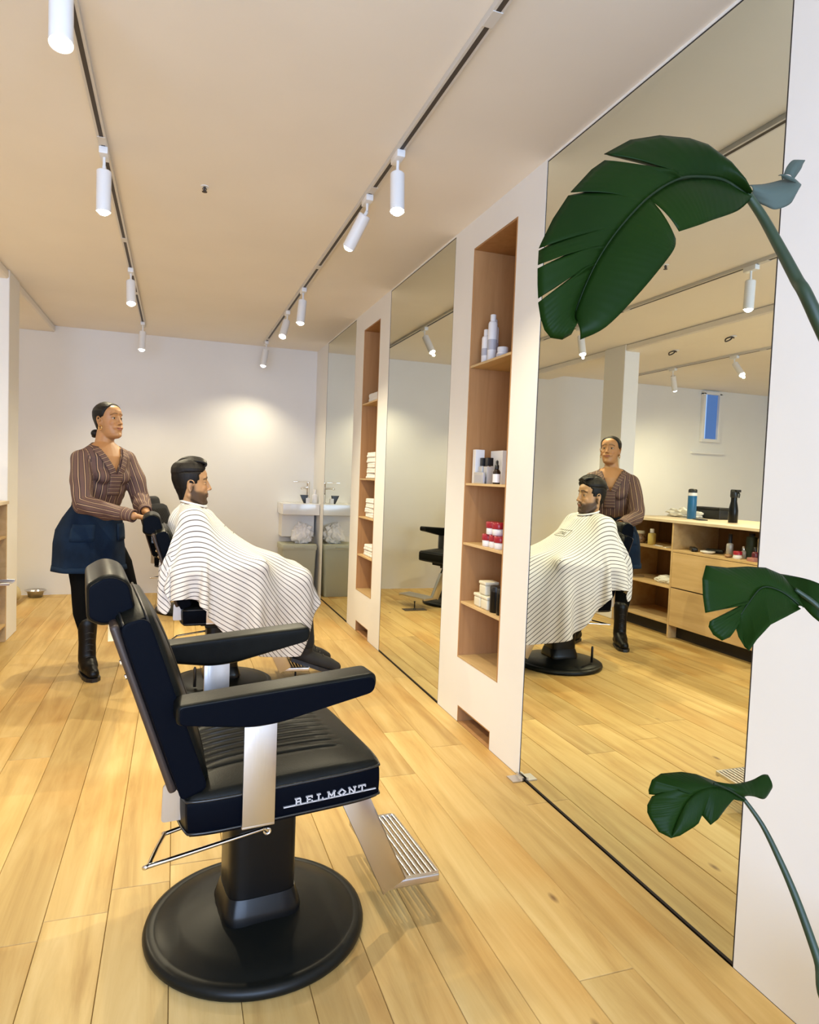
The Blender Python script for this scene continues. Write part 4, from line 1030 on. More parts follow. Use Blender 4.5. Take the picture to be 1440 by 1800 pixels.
ad = N.new('ShaderNodeMath'); ad.operation = 'ADD'; ad.inputs[1].default_value = 200.5; L.new(dv.outputs[0], ad.inputs[0])
fr = N.new('ShaderNodeMath'); fr.operation = 'FRACT'; L.new(ad.outputs[0], fr.inputs[0])
cr = N.new('ShaderNodeValToRGB'); e = cr.color_ramp.elements; e[0].position = .0; e[0].color = (.70, .69, .69, 1); e[1].position = .39; e[1].color = (.70, .69, .69, 1)
for p, c in ((.43, (.055, .045, .055)), (.57, (.055, .045, .055)), (.61, (.70, .69, .69))): k = e.new(p); k.color = (*c, 1)
L.new(fr.outputs[0], cr.inputs[0]); L.new(cr.outputs[0], b.inputs['Base Color']); b.inputs['Roughness'].default_value = .85
M['cape'] = m
cape = link('barber_cape', me, M['cape'], ma, smooth=True)
cape['label'] = 'white cotton cape with thin dark stripes draped over the seated man'
s1 = cape.modifiers.new('sub', 'SUBSURF'); s1.levels = 1; s1.render_levels = 2
s2 = cape.modifiers.new('thickness', 'SOLIDIFY'); s2.thickness = .0022; s2.offset = 1
# neck roll of the cape
bm = nb(); nk = mp2(-.172, 0, 1.049)
tube(bm, [nk + L2 * math.sin(a) * .071 + F2 * math.cos(a) * .071 + Z * (.006 - .016 * math.cos(a)) for a in np.linspace(0, 2 * math.pi, 41)[:-1]], .0065, 8, closed=True)
cw = obj('collar_band', bm, M['white'], cape, smooth=True)
# small boxed word on the chest of the cape
bpy.context.view_layer.update()
cb = BVHTree.FromObject(cape, bpy.context.evaluated_depsgraph_get())
cur = bpy.data.curves.new('word', 'FONT'); cur.body = 'J.STAIL'; cur.size = .034; cur.align_x = 'CENTER'; cur.shear = .25; cur.resolution_u = 2
to = bpy.data.objects.new('word', cur); COL.objects.link(to); bpy.context.view_layer.update()
wm = bpy.data.meshes.new_from_object(to.evaluated_get(bpy.context.evaluated_depsgraph_get())); bpy.data.objects.remove(to)
bm = nb(); bm.from_mesh(wm); bpy.data.meshes.remove(wm)
for (x0, x1, y0, y1) in ((-.078, .078, -.014, -.011), (-.078, .078, .036, .039), (-.080, -.077, -.012, .037), (.077, .080, -.012, .037)):
    for k in range(8 if x1 - x0 > .05 else 2):
        if x1 - x0 > .05: a, b_ = x0 + (x1 - x0) * k / 8, x0 + (x1 - x0) * (k + 1) / 8; c, d = y0, y1
        else: a, b_ = x0, x1; c, d = y0 + (y1 - y0) * k / 2, y0 + (y1 - y0) * (k + 1) / 2
        bm.faces.new([bm.verts.new(p) for p in ((a, c, 0), (b_, c, 0), (b_, d, 0), (a, d, 0))])
for v in bm.verts:
    o_ = mp2(.6, -v.co.x * 1.0, .905 + v.co.y * .8); h = cb.ray_cast(o_, -F2)
    v.co = (h[0] + F2 * .0022) if h[0] is not None else mp2(-.02, -v.co.x, .905 + v.co.y)
M['print'] = mat('grey_print', (.10, .11, .10), .8)
obj('lettering', bm, M['print'], cape)
# ------------------------------------------------------------------ niche goods
N1a, N1b = NI[0]; N2a, N2b = NI[1]
M['wplastic'] = mat('white_plastic', (.80, .79, .80), .35); M['grey_print'] = mat('pale_grey_print', (.45, .45, .50), .5)
M['redlid'] = mat('red_lid', (.34, .012, .025), .3); M['cream'] = mat('cream_board', (.70, .66, .52), .6); M['amber'] = mat('dark_amber_glass', (.02, .010, .006), .12)
M['towel'] = mat('white_terry', (.82, .81, .78), .95, bump=.9, bscale=160)
M['silver'] = mat('pale_silver_card', (.55, .54, .54), .35, .25)
def bottle(name, label, x, y, z, r, h, neck, m, capm=None, caph=.03, grp=None, band=None, cat='bottle'):
    t = thing(name, label, cat, (x, y, z), 0, grp)
    bm = nb(); lathe(bm, [(r - .003, 0), (r, .003), (r, h - .012), (r - .004, h - .003), (neck, h), (neck, h + .004)], 24); obj('body', bm, m, t, auto=50)
    bm = nb(); lathe(bm, [(neck + .002, h + .002), (neck + .002, h + caph), (neck, h + caph + .002)], 20); obj('cap', bm, capm or m, t, auto=50)
    if band:
        bm = nb(); lathe(bm, [(r + .0006, h * band[0]), (r + .0006, h * band[1])], 24, cap=False); obj('label_band', bm, band[2], t)
    return t
Z1, Z2, Z3, Z4 = SHZ
yb_ = N1b - .010
for k, (dx, dy, h, lb) in enumerate(((.050, .150, .200, 'tall white bottle on the top niche shelf, nearest to its jar'), (.075, .115, .185, 'white bottle in the middle of the three on the top niche shelf'), (.048, .085, .140, 'shortest white bottle on the top niche shelf, at its far side'))):
    bottle('shampoo_bottle', lb, W + dx, N1b - dy, Z1, .0225, h, .012, M['wplastic'], M['wplastic'], .030, 'white bottles on the top shelf of the product niche', (.30, .55, M['grey_print']))
bottle('jar', 'small white jar with a printed band on the top niche shelf', W + .045, N1a + .185, Z1, .030, .030, .024, M['wplastic'], M['wplastic'], .020, None, (.2, .6, M['grey_print']), 'jar')
# perfume style boxes
def carton(name, label, x, y, z, sx, sy, sz, m, grp=None, rz=0, win=None, cat='box'):
    t = thing(name, label, cat, (x, y, z), rz, grp)
    bm = nb(); box(bm, -sx / 2, sx / 2, -sy / 2, sy / 2, 0, sz, .0012, 1); obj('box_body', bm, m, t, auto=40)
    if win:
        bm = nb(); box(bm, -sx / 2 - .0012, -sx / 2 - .0002, -sy * .38, sy * .38, sz * win[0], sz * win[1]); obj('printed_panel', bm, win[2], t)
        bm = nb(); box(bm, -sx * .38, sx * .38, -sy / 2 - .0012, -sy / 2 - .0002, sz * win[0], sz * win[1]); obj('printed_panel', bm, win[2], t)
    return t
carton('gift_box', 'tall plain white box standing at the far side of the second niche shelf', W + .045, N1b - .060, Z2, .050, .034, .170, M['wplastic'])
for k, (dx, dy, lb) in enumerate(((.050, .115, 'clear bottle with square black cap beside the white box'), (.055, .165, 'clear bottle with square black cap beside the amber dropper bottle'))):
    t = thing('perfume_bottle', lb, 'bottle', (W + dx, N1b - dy, Z2), 0, 'square-capped bottles on the second shelf of the product niche')
    bm = nb(); box(bm, -.020, .020, -.020, .020, 0, .085, .002, 2); obj('glass_body', bm, M['silver'], t, auto=40)
    bm = nb(); box(bm, -.015, .015, -.015, .015, .088, .128, .0015, 2); obj('cap', bm, M['black'], t, auto=40)
    bm = nb(); box(bm, -.006, .006, -.006, .006, .085, .088); obj('collar', bm, M['chrome'], t)
carton('display_card', 'pale card box with a grey printed panel in front of the black-capped bottles', W + .016, N1b - .140, Z2, .012, .105, .055, M['silver'], win=(.15, .75, M['grey_print']))
carton('tall_carton', 'wide pale carton standing behind the two black-capped bottles', W + .125, N1b - .150, Z2, .05, .13, .165, M['wplastic'])
t = thing('dropper_bottle', 'dark amber dropper bottle with white label on the second niche shelf', 'bottle', (W + .034, N1a + .170, Z2))
bm = nb(); lathe(bm, [(.017, 0), (.018, .003), (.018, .058), (.012, .068), (.008, .072)], 20); obj('glass_body', bm, M['amber'], t, auto=50)
bm = nb(); lathe(bm, [(.0186, .008), (.0186, .048)], 20, cap=False); obj('paper_label', bm, M['wplastic'], t)
bm = nb(); lathe(bm, [(.010, .072), (.010, .088), (.006, .092), (.0065, .108), (.002, .114)], 16); obj('dropper_cap', bm, M['black'], t, auto=50)
# red lidded jars, one stacked on top
GR = 'red-lidded jars on the third shelf of the product niche'
for dx, dy, dz, lb in ((.045, .215, 0, 'red-lidded jar at the far end of the bottom row of jars'), (.050, .280, 0, 'red-lidded jar in the middle of the bottom row of jars'), (.045, .345, 0, 'red-lidded jar at the near end of the bottom row of jars'), (.047, .250, .062, 'red-lidded jar stacked on top, farther one'), (.048, .315, .062, 'red-lidded jar stacked on top, nearer one')):
    t = thing('pomade_jar', lb, 'jar', (W + dx, N1b - dy, Z3 + dz), 0, GR)
    bm = nb(); lathe(bm, [(.028, 0), (.030, .002), (.030, .030), (.028, .032)], 24); obj('jar_body', bm, M['wplastic'], t, auto=50)
    bm = nb(); lathe(bm, [(.0315, .031), (.0325, .034), (.0325, .058), (.030, .061)], 24); obj('lid', bm, M['redlid'], t, auto=50)
GR = 'cream boxes on the lowest shelf of the product niche'
def soapbox(dx, dy, dz, lb, s=1):
    t = thing('cream_box', lb, 'box', (W + dx, N1b - dy, Z4 + dz), 0, GR)
    bm = nb(); box(bm, -.036, .036, -.036, .036, 0, .050, .010, 3); obj('box_body', bm, M['cream'], t, auto=50)
    bm = nb(); box(bm, -.038, .038, -.038, .038, .050, .066, .006, 3); obj('lid', bm, M['cream'], t, auto=50)
soapbox(.055, .165, 0, 'cream box at the far end of the lowest product shelf'); soapbox(.055, .245, 0, 'cream box next to the black tubes on the lowest product shelf'); soapbox(.058, .215, .067, 'cream box stacked on top of two others')
for dx, dy, lb in ((.050, .318, 'black cylindrical tin beside the cream boxes'), (.052, .385, 'black cylindrical tin at the near edge of the lowest product shelf')):
    t = thing('black_tin', lb, 'tin', (W + dx, N1b - dy, Z4), 0, 'black tins on the lowest shelf of the product niche')
    bm = nb(); lathe(bm, [(.030, 0), (.031, .002), (.031, .100)], 26); obj('tin_body', bm, M['gloss'], t, auto=50)
    bm = nb(); lathe(bm, [(.0318, .100), (.0318, .122), (.030, .125)], 26); obj('lid', bm, M['black'], t, auto=50)
# folded towels in the second niche
def towel(x, y, z, sx, sy, h, label, grp, seed=0):
    r_ = random.Random(seed); bm = nb()
    def fold(z0, z1, ox):
        pts = round_poly([(-sx / 2 + ox, z0), (-sx / 2 + ox, z1), (sx / 2, z1), (sx / 2, z0)], [(z1 - z0) * .49] * 4, 4)
        n = 12; rings = []
        for i in range(n + 1):
            yy = -sy / 2 + sy * i / n; e = .004 if i in (0, n) else 0; w_ = .0025 * math.sin(i * 1.7 + seed * 2 + z0 * 90)
            rings.append([(px_ * (1 - e / sx * 2) + w_ * .6, yy, min(max(pz + w_ * (.6 if z1 - z0 > .02 else .3), 0), h + .004)) for px_, pz in pts])
        loft(bm, rings)
    fold(0, h * .52, 0); fold(h * .48, h, r_.uniform(0, .006))
    me_ = remesh(bm, .004, 2, .4); o = link('folded_towel', me_, M['towel'], None); o.location = (x, y, z); o.rotation_euler = (0, 0, r_.uniform(-.05, .05))
    return tag(o, label, 'towel', grp)
sd = 0
def stack(z, n, h, what, grp, dy=.02, sy=.24):
    global sd
    words = ['bottom', 'second', 'third', 'fourth', 'fifth', 'sixth']
    for k in range(n):
        sd += 1; nm = 'top' if k == n - 1 and n > 1 else words[k]
        lb = f'white folded towel, {nm} one of the {what}' if n > 1 else f'single white folded towel on the {what}'
        towel(W + .125, (N2a + N2b) / 2 - dy + .02, z + k * h + .0005, .205, sy, h, lb, grp, sd)
stack(SHZ[0], 1, .072, 'top shelf of the towel niche', None)
stack(SHZ[1], 5, .041, 'stack on the second towel shelf', 'towels stacked on the second shelf')
stack(SHZ[2], 4, .037, 'stack on the third towel shelf', 'towels stacked on the third shelf')
stack(SHZ[3], 2, .044, 'pair on the lowest towel shelf', 'towels stacked on the lowest shelf')

# ------------------------------------------------------------------ sink corner
t = thing('wash_basin', 'white rectangular wall basin in the far corner beside the mirror', 'sink', (0, 0, 0))
bm = nb(); x0, x1, y0, y1, z0, z1 = 1.020, 1.396, 6.82, YB - .001, .835, .952
box(bm, x0, x1, y0, y1, z0, z1, .008, 3)
o_ = obj('basin', bm, M['ceramic'], t, auto=40)
bm = nb(); box(bm, x0 + .03, x1 - .03, y0 + .03, y1 - .12, z1 - .001, z1 + .0015, .0006, 1); obj('bowl_shade_sheet', bm, mat('basin_shadow_grey', (.62, .61, .58), .2), t)  # thin grey sheet; the bowl's shade is put into its colour
bm = nb(); box(bm, x0 + .02, x1 - .02, 7.0, YB - .001, .60, .835, .004, 2); obj('basin_shade_box', bm, M['plaster'], t)  # added box standing in for the shaded wall area under the basin
t = thing('basin_tap', 'tall chrome single-lever tap on the white basin', 'tap', (1.315, 7.08, z1 + .0015))
bm = nb(); lathe(bm, [(.026, 0), (.026, .006), (.018, .010), (.017, .19), (.019, .20), (.019, .212)], 20); obj('tap_body', bm, M['chrome'], t, auto=50)
bm = nb(); tube(bm, [(0, 0, .150), (-.05, -.06, .156), (-.085, -.105, .150)], .012, 10); obj('spout', bm, M['chrome'], t, smooth=True)
bm = nb(); box(bm, -.165, .012, -.013, .013, .212, .220, .003, 2, T=rot('Z', 10)); obj('lever', bm, M['chrome'], t, auto=40)
bottle('soap_bottle', 'white pump soap bottle on the basin beside the tap', 1.362, 6.94, z1 + .0015, .027, .095, .012, M['wplastic'], M['wplastic'], .045, None)
t = thing('tape_dispenser', 'small black and white holder on the basin rim', 'holder', (1.245, 6.88, z1 + .0015)); bm = nb()
prism(bm, [(-.045, .085), (.035, .085), (.020, 0), (-.005, 0)], -.02, .02, .003, 2); obj('body', bm, M['black'], t, auto=40)
bm = nb(); box(bm, .012, .052, -.022, .022, 0, .055, .004, 2); obj('roll', bm, M['wplastic'], t, auto=40)
M['bin'] = mat('sage_grey_plastic', (.43, .43, .33), .5)
def trashbin(x0, x1, y0, y1, label, h=.54):
    t = thing('waste_bin', label, 'bin', ((x0 + x1) / 2, (y0 + y1) / 2, 0)); a, b = (x1 - x0) / 2, (y1 - y0) / 2; bm = nb()
    rp = lambda s, k=.03: round_poly([(-a * s, -b * s), (a * s, -b * s), (a * s, b * s), (-a * s, b * s)], k, 4)
    loft(bm, [[(x, y, z) for x, y in rp(s)] for s, z in ((.84, 0), (.86, .004), (.965, h * .93), (.965, h * .935))]); obj('bin_body', bm, M['bin'], t, auto=40)
    bm = nb(); loft(bm, [[(x, y, z) for x, y in rp(s)] for s, z in ((.99, h * .90), (1.0, h * .91), (1.0, h * .985), (.98, h))]); obj('lid', bm, M['bin'], t, auto=40)
    bm = nb(); box(bm, -.05, .05, -b - .006, -b + .004, h * .93, h * .965, .004, 2); obj('handle', bm, M['bin'], t, auto=40)
trashbin(1.01, 1.372, 6.76, 7.10, 'sage grey lidded waste bin under the basin')
o = link('plastic_bag', crumple((.10, .06, .115), .24, 1.9, 2, .25), M['wplastic'], None, smooth=True); o.location = (1.235, 6.90, .5415)
tag(o, 'crumpled white plastic bag on the bin lid under the basin', 'bag')
# metal bowl and dog cushion by the back wall
bm = nb(); lathe(bm, [(.052, 0), (.058, .003), (.066, .055), (.088, .068), (.092, .066), (.091, .064), (.070, .052), (.060, .006), (.001, .004)], 36, cap=False); bm.verts.ensure_lookup_table()
o = obj('pet_bowl', bm, M['steel'], None, smooth=True); o.location = (-1.225, 7.10, 0); tag(o, 'small metal pet bowl on the floor by the back wall', 'bowl')
bm = nb(); r_ = random.Random(3)
for a in np.linspace(0, 2 * math.pi, 15)[:-1]: blob(bm, (.20 * math.cos(a), .17 * math.sin(a), .075 + r_.uniform(-.01, .01)), (.085, .075, .072), rot('Z', math.degrees(a)), 12)
blob(bm, (0, 0, .04), (.20, .17, .045)); me = remesh(bm, .012, 3); P_ = coords(me); me.transform(Matrix.Translation((0, 0, -P_[:, 2].min())))
M['pet'] = mat('yellow_beige_fleece', (.62, .52, .30), .95, bump=.6, bscale=70)
o = link('pet_cushion', me, M['pet'], None); o.location = (-1.575, 6.84, 0); tag(o, 'pale beige pet cushion half hidden behind the white pillar', 'cushion')

# ------------------------------------------------------------------ counter island (seen in the mirror)
KX0, KX1, KY0, KY1, KT = -2.05, -1.10, 3.05, 5.335, .985
ct = thing('counter_island', 'plywood counter island with open shelves and two drawers, seen in the near mirror', 'counter', (0, 0, 0))
def kb(name, x0, x1, y0, y1, z0, z1, m=M['plyh'], bev=.001, parent=ct): bm = nb(); box(bm, x0, x1, y0, y1, z0, z1, bev, 1); return obj(name, bm, m, parent)
kb('worktop', KX0, KX1 + .012, KY0, KY1, KT - .022, KT, mat('pale_ply_top', (.66, .55, .40), .5, noise_amt=.1, nscale=6))
DV = 4.575
for y in (KY0 + .009, 3.70 - .6 + .0, DV, KY1 - .009)[:1] + (DV, KY1 - .009): kb('divider', KX0, KX1, y - .009, y + .009, 0, KT - .022, M['plyh'])
M['plyd'] = wood('ply_inside_shaded', (.22, .12, .045), (.27, .15, .06), (.32, .18, .08), axis=2, rough=.6)  # same ply, darkened to carry the shade inside the island
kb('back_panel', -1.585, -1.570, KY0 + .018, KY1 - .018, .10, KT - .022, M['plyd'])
for z in (.742, .428, .128): kb('shelf', -1.57, KX1 - .002, DV + .009, KY1 - .018, z - .016, z, M['plyh'])
kb('shelf', -1.57, KX1 - .002, KY0 + .018, DV - .009, .742 - .018, .742, M['plyh'])
kb('floor_panel', -1.57, KX1 - .01, KY0 + .018, DV - .009, .11, .128, M['plyh'])
kb('kick_board', KX1 - .10, KX1 - .085, KY0 + .018, KY1 - .018, 0, .10, M['gap'])  # board coloured near black to carry the shade of the toe recess
kb('end_panel', KX0, KX0 + .016, KY0, KY1, .0, KT - .022, M['plyh'])
for z0, z1 in ((.432, .720), (.112, .422)):
    d_ = kb('drawer_front', KX1 - .018, KX1, KY0 + .022, DV - .012, z0, z1, M['plyh'])
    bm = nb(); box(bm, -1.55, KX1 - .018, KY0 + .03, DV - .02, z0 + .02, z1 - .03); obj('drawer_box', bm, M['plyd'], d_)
# things on the counter
t = thing('drinks_flask', 'blue drinks flask with a white collar and dark lid on the counter', 'flask', (-1.50, 4.82, KT))
M['blue'] = mat('blue_enamel', (.012, .12, .30), .3)
bm = nb(); lathe(bm, [(.036, 0), (.038, .003), (.038, .205), (.036, .212)], 30); obj('flask_body', bm, M['blue'], t, auto=50)
bm = nb(); lathe(bm, [(.0385, .205), (.0385, .232)], 30); obj('collar', bm, M['wplastic'], t, auto=50)
bm = nb(); lathe(bm, [(.037, .232), (.037, .256), (.030, .264), (.012, .266)], 30); obj('lid', bm, M['black'], t, auto=50)
t = thing('spray_bottle', 'black water spray bottle with trigger at the right end of the counter', 'spray bottle', (-1.52, 4.37, KT))
bm = nb(); lathe(bm, [(.034, 0), (.037, .004), (.037, .10), (.031, .14), (.024, .175), (.024, .205)], 26); obj('bottle_body', bm, M['gloss'], t, auto=50)
bm = nb(); lathe(bm, [(.027, .205), (.031, .215), (.031, .262), (.026, .272)], 22); box(bm, -.02, .02, -.052, 0, .250, .272, .005, 2); obj('spray_head', bm, M['black'], t, auto=50)
bm = nb(); tube(bm, smooth_path([(0, -.040, .250), (0, -.055, .235), (0, -.050, .205)], 5), .005, 8); obj('trigger', bm, M['black'], t, smooth=True)
bm = nb(); box(bm, -.036, .036, -.075, .075, 0, .009, .003, 2); o = obj('phone', bm, M['gloss'], None, auto=40); o.location = (-1.45, 4.66, KT); o.rotation_euler = (0, 0, .35); tag(o, 'dark phone lying on the counter between flask and spray bottle', 'phone')
o = link('crumpled_towel', crumple((.085, .17, .050), .38, 2.2, 7, .45), M['towel'], None, smooth=True); o.location = (-1.66, 5.10, KT); tag(o, 'crumpled white towel behind the blue flask on the counter', 'towel')
t = thing('tool_case', 'long low black case behind the spray bottle on the counter', 'case', (-1.86, 4.98, KT), .0)
bm = nb(); box(bm, -.09, .09, -.20, .20, 0, .085, .008, 3); obj('case_body', bm, M['black'], t, auto=40); bm = nb(); box(bm, -.092, .092, -.202, .202, .086, .105, .008, 3); obj('lid', bm, M['black'], t, auto=40)
# shelf goods in the island
M['honey'] = mat('yellow_lotion', (.62, .48, .14), .3); M['tan'] = mat('tan_wood', (.42, .24, .12), .5); M['green'] = mat('dark_green_plastic', (.05, .075, .05), .4); M['pink'] = mat('dusty_pink', (.45, .20, .17), .5); M['wine'] = mat('wine_plastic', (.12, .02, .03), .3)
S1 = .742; t = thing('glass_jar', 'round patterned glass jar on the upper left shelf of the island', 'jar', (-1.22, 5.14, S1))
bm = nb(); lathe(bm, [(.035, 0), (.052, .015), (.056, .05), (.045, .082), (.036, .086)], 26); obj('jar_body', bm, mat('brown_speckle', (.30, .20, .12), .25, noise_amt=.7, nscale=40), t, auto=60)
bm = nb(); lathe(bm, [(.040, .086), (.041, .104), (.036, .110)], 22); obj('lid', bm, M['cream'], t, auto=50)
bottle('lotion_bottle', 'yellow lotion bottle with white cap on the island shelf', -1.20, 4.955, S1, .034, .105, .016, M['honey'], M['wplastic'], .035)
for k, (dy, lb) in enumerate(((4.83, 'pale comb lying on the island shelf beside the lotion bottle'), (4.70, 'pale comb lying on the island shelf close to the divider'))):
    t = thing('comb', lb, 'comb', (-1.17, dy, S1), .2 + k, 'combs on the island shelf'); bm = nb(); box(bm, -.012, -.004, -.06, .06, 0, .007, .002, 1); obj('spine', bm, M['wplastic'], t)
    bm = nb()
    for i in range(20): box(bm, -.004, .014, -.057 + i * .006, -.0545 + i * .006, .001, .005)
    o = obj('teeth', bm, M['wplastic'], t); o['kind'] = 'stuff'
o = link('cloth_pile', crumple((.07, .12, .045), .22, 1.8, 5, .55), M['towel'], None, smooth=True); o.location = (-1.24, 4.78, .428); tag(o, 'white folded cloth pile on the middle shelf of the island', 'cloth')
specs = [('hair_clipper', 'black clipper lying at the left of the wide island shelf', -1.20, 4.44, 'clip'), ('hair_clipper', 'black clipper lying behind the pale dish on the island shelf', -1.28, 4.30, 'clip')]
for nm, lb, x_, y_, _ in specs:
    t = thing(nm, lb, 'hair clipper', (x_, y_, S1), rnd.uniform(-.6, .6), 'clippers on the island shelf'); bm = nb(); box(bm, -.024, .024, -.075, .06, 0, .034, .012, 3); obj('body', bm, M['black'], t, auto=50); bm = nb(); box(bm, -.022, .022, .06, .082, .004, .020, .002, 1); obj('blade', bm, M['steel'], t)
bm = nb(); lathe(bm, [(.030, 0), (.055, .012), (.058, .022), (.052, .018), (.028, .006), (.001, .005)], 26, cap=False); o = obj('shallow_dish', bm, M['ceramic'], None, smooth=True); o.location = (-1.18, 4.26, S1); tag(o, 'pale shallow dish on the wide island shelf', 'dish')
bottle('pump_bottle', 'slim grey bottle with black pump on the wide island shelf', -1.24, 4.10, S1, .026, .10, .012, M['silver'], M['black'], .07)
t = thing('hair_brush', 'small wooden brush lying near the front of the wide island shelf', 'brush', (-1.15, 4.02, S1), .9); bm = nb(); blob(bm, (0, 0, .014), (.028, .045, .013)); obj('brush_head', bm, M['tan'], t, smooth=True); bm = nb(); tube(bm, [(0, .04, .013), (0, .12, .011)], .008, 8); obj('handle', bm, M['tan'], t, smooth=True)
bottle('tonic_bottle', 'tall dark green bottle on the wide island shelf', -1.33, 3.98, S1, .040, .165, .02, M['green'], M['black'], .02)
bottle('tonic_bottle', 'tall pale bottle beside the dark green one on the island shelf', -1.30, 3.86, S1, .028, .16, .014, M['cream'], M['cream'], .03)
bottle('pomade_jar', 'red-lidded jar at the front edge of the wide island shelf', -1.15, 3.93, S1, .032, .030, .030, M['wplastic'], M['redlid'], .026, None, None, 'jar')
bottle('oil_bottle', 'small wine coloured bottle at the right end of the island shelf in the mirror', -1.17, 3.79, S1, .022, .07, .010, M['wine'], M['black'], .03)
bottle('oil_bottle', 'small clear bottle behind the red-lidded jar on the island shelf', -1.23, 3.955, S1, .018, .06, .009, M['silver'], M['chrome'], .03)
bm = nb(); box(bm, -.025, .025, -.03, .03, 0, .028, .004, 2); o = obj('soap_bar', bm, M['pink'], None, auto=40); o.location = (-1.135, 3.775, S1); tag(o, 'pink block at the front of the island shelf, right end', 'soap')
# metal tray on the island shelf whose corner shows at the left edge of the photo
bm = nb(); box(bm, -.12, .10, -.09, .09, .0, .006, .003, 1); box(bm, -.12, .10, -.09, -.084, .0, .018, .002, 1); box(bm, -.12, .10, .084, .09, .0, .018, .002, 1)
o = obj('metal_tray', bm, M['steel'], None, auto=40); o.location = (-1.135, 5.19, .428); tag(o, 'grey metal tray corner sticking out of the island shelf at the left photo edge', 'tray')
# ------------------------------------------------------------------ potted bird-of-paradise plant
def leaf_mat(name, c1, c2, rough=.35):
    m, nt, b = nodes(name); N = nt.nodes; L = nt.links
    a = N.new('ShaderNodeAttribute'); a.attribute_name = 'vein'
    mu = N.new('ShaderNodeMath'); mu.operation = 'MULTIPLY'; mu.inputs[1].default_value = 520; L.new(a.outputs['Fac'], mu.inputs[0])
    si = N.new('ShaderNodeMath'); si.operation = 'SINE'; L.new(mu.outputs[0], si.inputs[0])
    bp = N.new('ShaderNodeBump'); bp.inputs['Strength'].default_value = .10; bp.inputs['Distance'].default_value = .0008; L.new(si.outputs[0], bp.inputs['Height']); L.new(bp.outputs[0], b.inputs['Normal'])
    n = N.new('ShaderNodeTexNoise'); n.inputs['Scale'].default_value = 6; tc = N.new('ShaderNodeTexCoord'); L.new(tc.outputs['Object'], n.inputs[0])
    mx = N.new('ShaderNodeMix'); mx.data_type = 'RGBA'; mx.inputs['A'].default_value = (*c1, 1); mx.inputs['B'].default_value = (*c2, 1); L.new(n.outputs[0], mx.inputs['Factor']); L.new(mx.outputs['Result'], b.inputs['Base Color'])
    b.inputs['Roughness'].default_value = rough; b.inputs['Specular IOR Level'].default_value = .05
    return m
M['leaf'] = leaf_mat('deep_green_leaf', (.004, .012, .003), (.009, .027, .002))
M['leafb'] = leaf_mat('blue_green_leaf_back', (.055, .075, .065), (.09, .115, .10), .5)
M['midrib'] = mat('midrib_green', (.006, .016, .004), .5, spec=.2); M['stalk'] = mat('leaf_stalk', (.010, .028, .010), .5, noise_amt=.2, nscale=20)
plant = thing('bird_of_paradise', 'potted plant with large dark green split leaves at the right edge', 'plant', (0, 0, 0))
def blade(mid, left, right, parent, m=M['leaf'], n=9, name='leaf_blade'):
    """mid, left, right: lists of 3D points station by station; lofted with a shallow V section and thickness"""
    bm = nb(); lay = bm.verts.layers.float.new('vein'); K = 5
    A_, B_, C_ = smooth_path(mid, K), smooth_path(left, K), smooth_path(right, K); rows = []
    s_ = 0
    for i, (p, q, r_) in enumerate(zip(A_, B_, C_)):
        if i: s_ += (p - A_[i - 1]).length
        row = []
        nrm = (q - p).cross(r_ - p)
        for (e, sg) in ((q, -1), (r_, 1)):
            for k in (range(n, 0, -1) if sg < 0 else range(0, n + 1)):
                t = k / n; v = bm.verts.new(p.lerp(e, t)); v[lay] = s_ - .25 * t * (e - p).length; row.append(v)
        rows.append(row)
    for a, b in zip(rows, rows[1:]):
        for i in range(len(a) - 1): bm.faces.new((a[i], a[i + 1], b[i + 1], b[i]))
    o = obj(name, bm, m, parent, smooth=True)
    s = o.modifiers.new('thickness', 'SOLIDIFY'); s.thickness = .0009; s.offset = 0
    return o
def lobe(pts, parent, m=M['leaf'], name='leaf_blade', ref=None, sag=.0):
    """one lobe: closed outline split in two rails (inner rail along the midrib, outer rail along the edge)"""
    inner, outer = pts; bm = nb(); lay = bm.verts.layers.float.new('vein'); K = 5; n = 10
    A_, B_ = smooth_path(inner, K), smooth_path(outer, K); rows = []; s_ = 0
    for i, (p, q) in enumerate(zip(A_, B_)):
        if i: s_ += (p - A_[i - 1]).length + .0001
        row = []
        for k in range(n + 1):
            t = k / n; v = bm.verts.new(p.lerp(q, t) + fw * (-sag * 4 * t * (1 - t))); v[lay] = s_; row.append(v)
        rows.append(row)
    for a, b in zip(rows, rows[1:]):
        for i in range(n): bm.faces.new((a[i], a[i + 1], b[i + 1], b[i]))
    bmesh.ops.remove_doubles(bm, verts=bm.verts, dist=1e-5)
    o = obj(name, bm, m, parent, smooth=True); s = o.modifiers.new('thickness', 'SOLIDIFY'); s.thickness = .0009; s.offset = 0
    return o
def P3(l): return [at(*p) for p in l]
# --- big arching leaf, about 1.05 m away
D = 1.05
mid = [(1316, 345, D + .06), (1275, 318, D + .05), (1230, 311, D + .035), (1190, 316, D + .02), (1140, 347, D), (1090, 400, D - .02), (1055, 450, D - .03), (1030, 500, D - .035), (1012, 548, D - .035), (1010, 580, D - .03)]
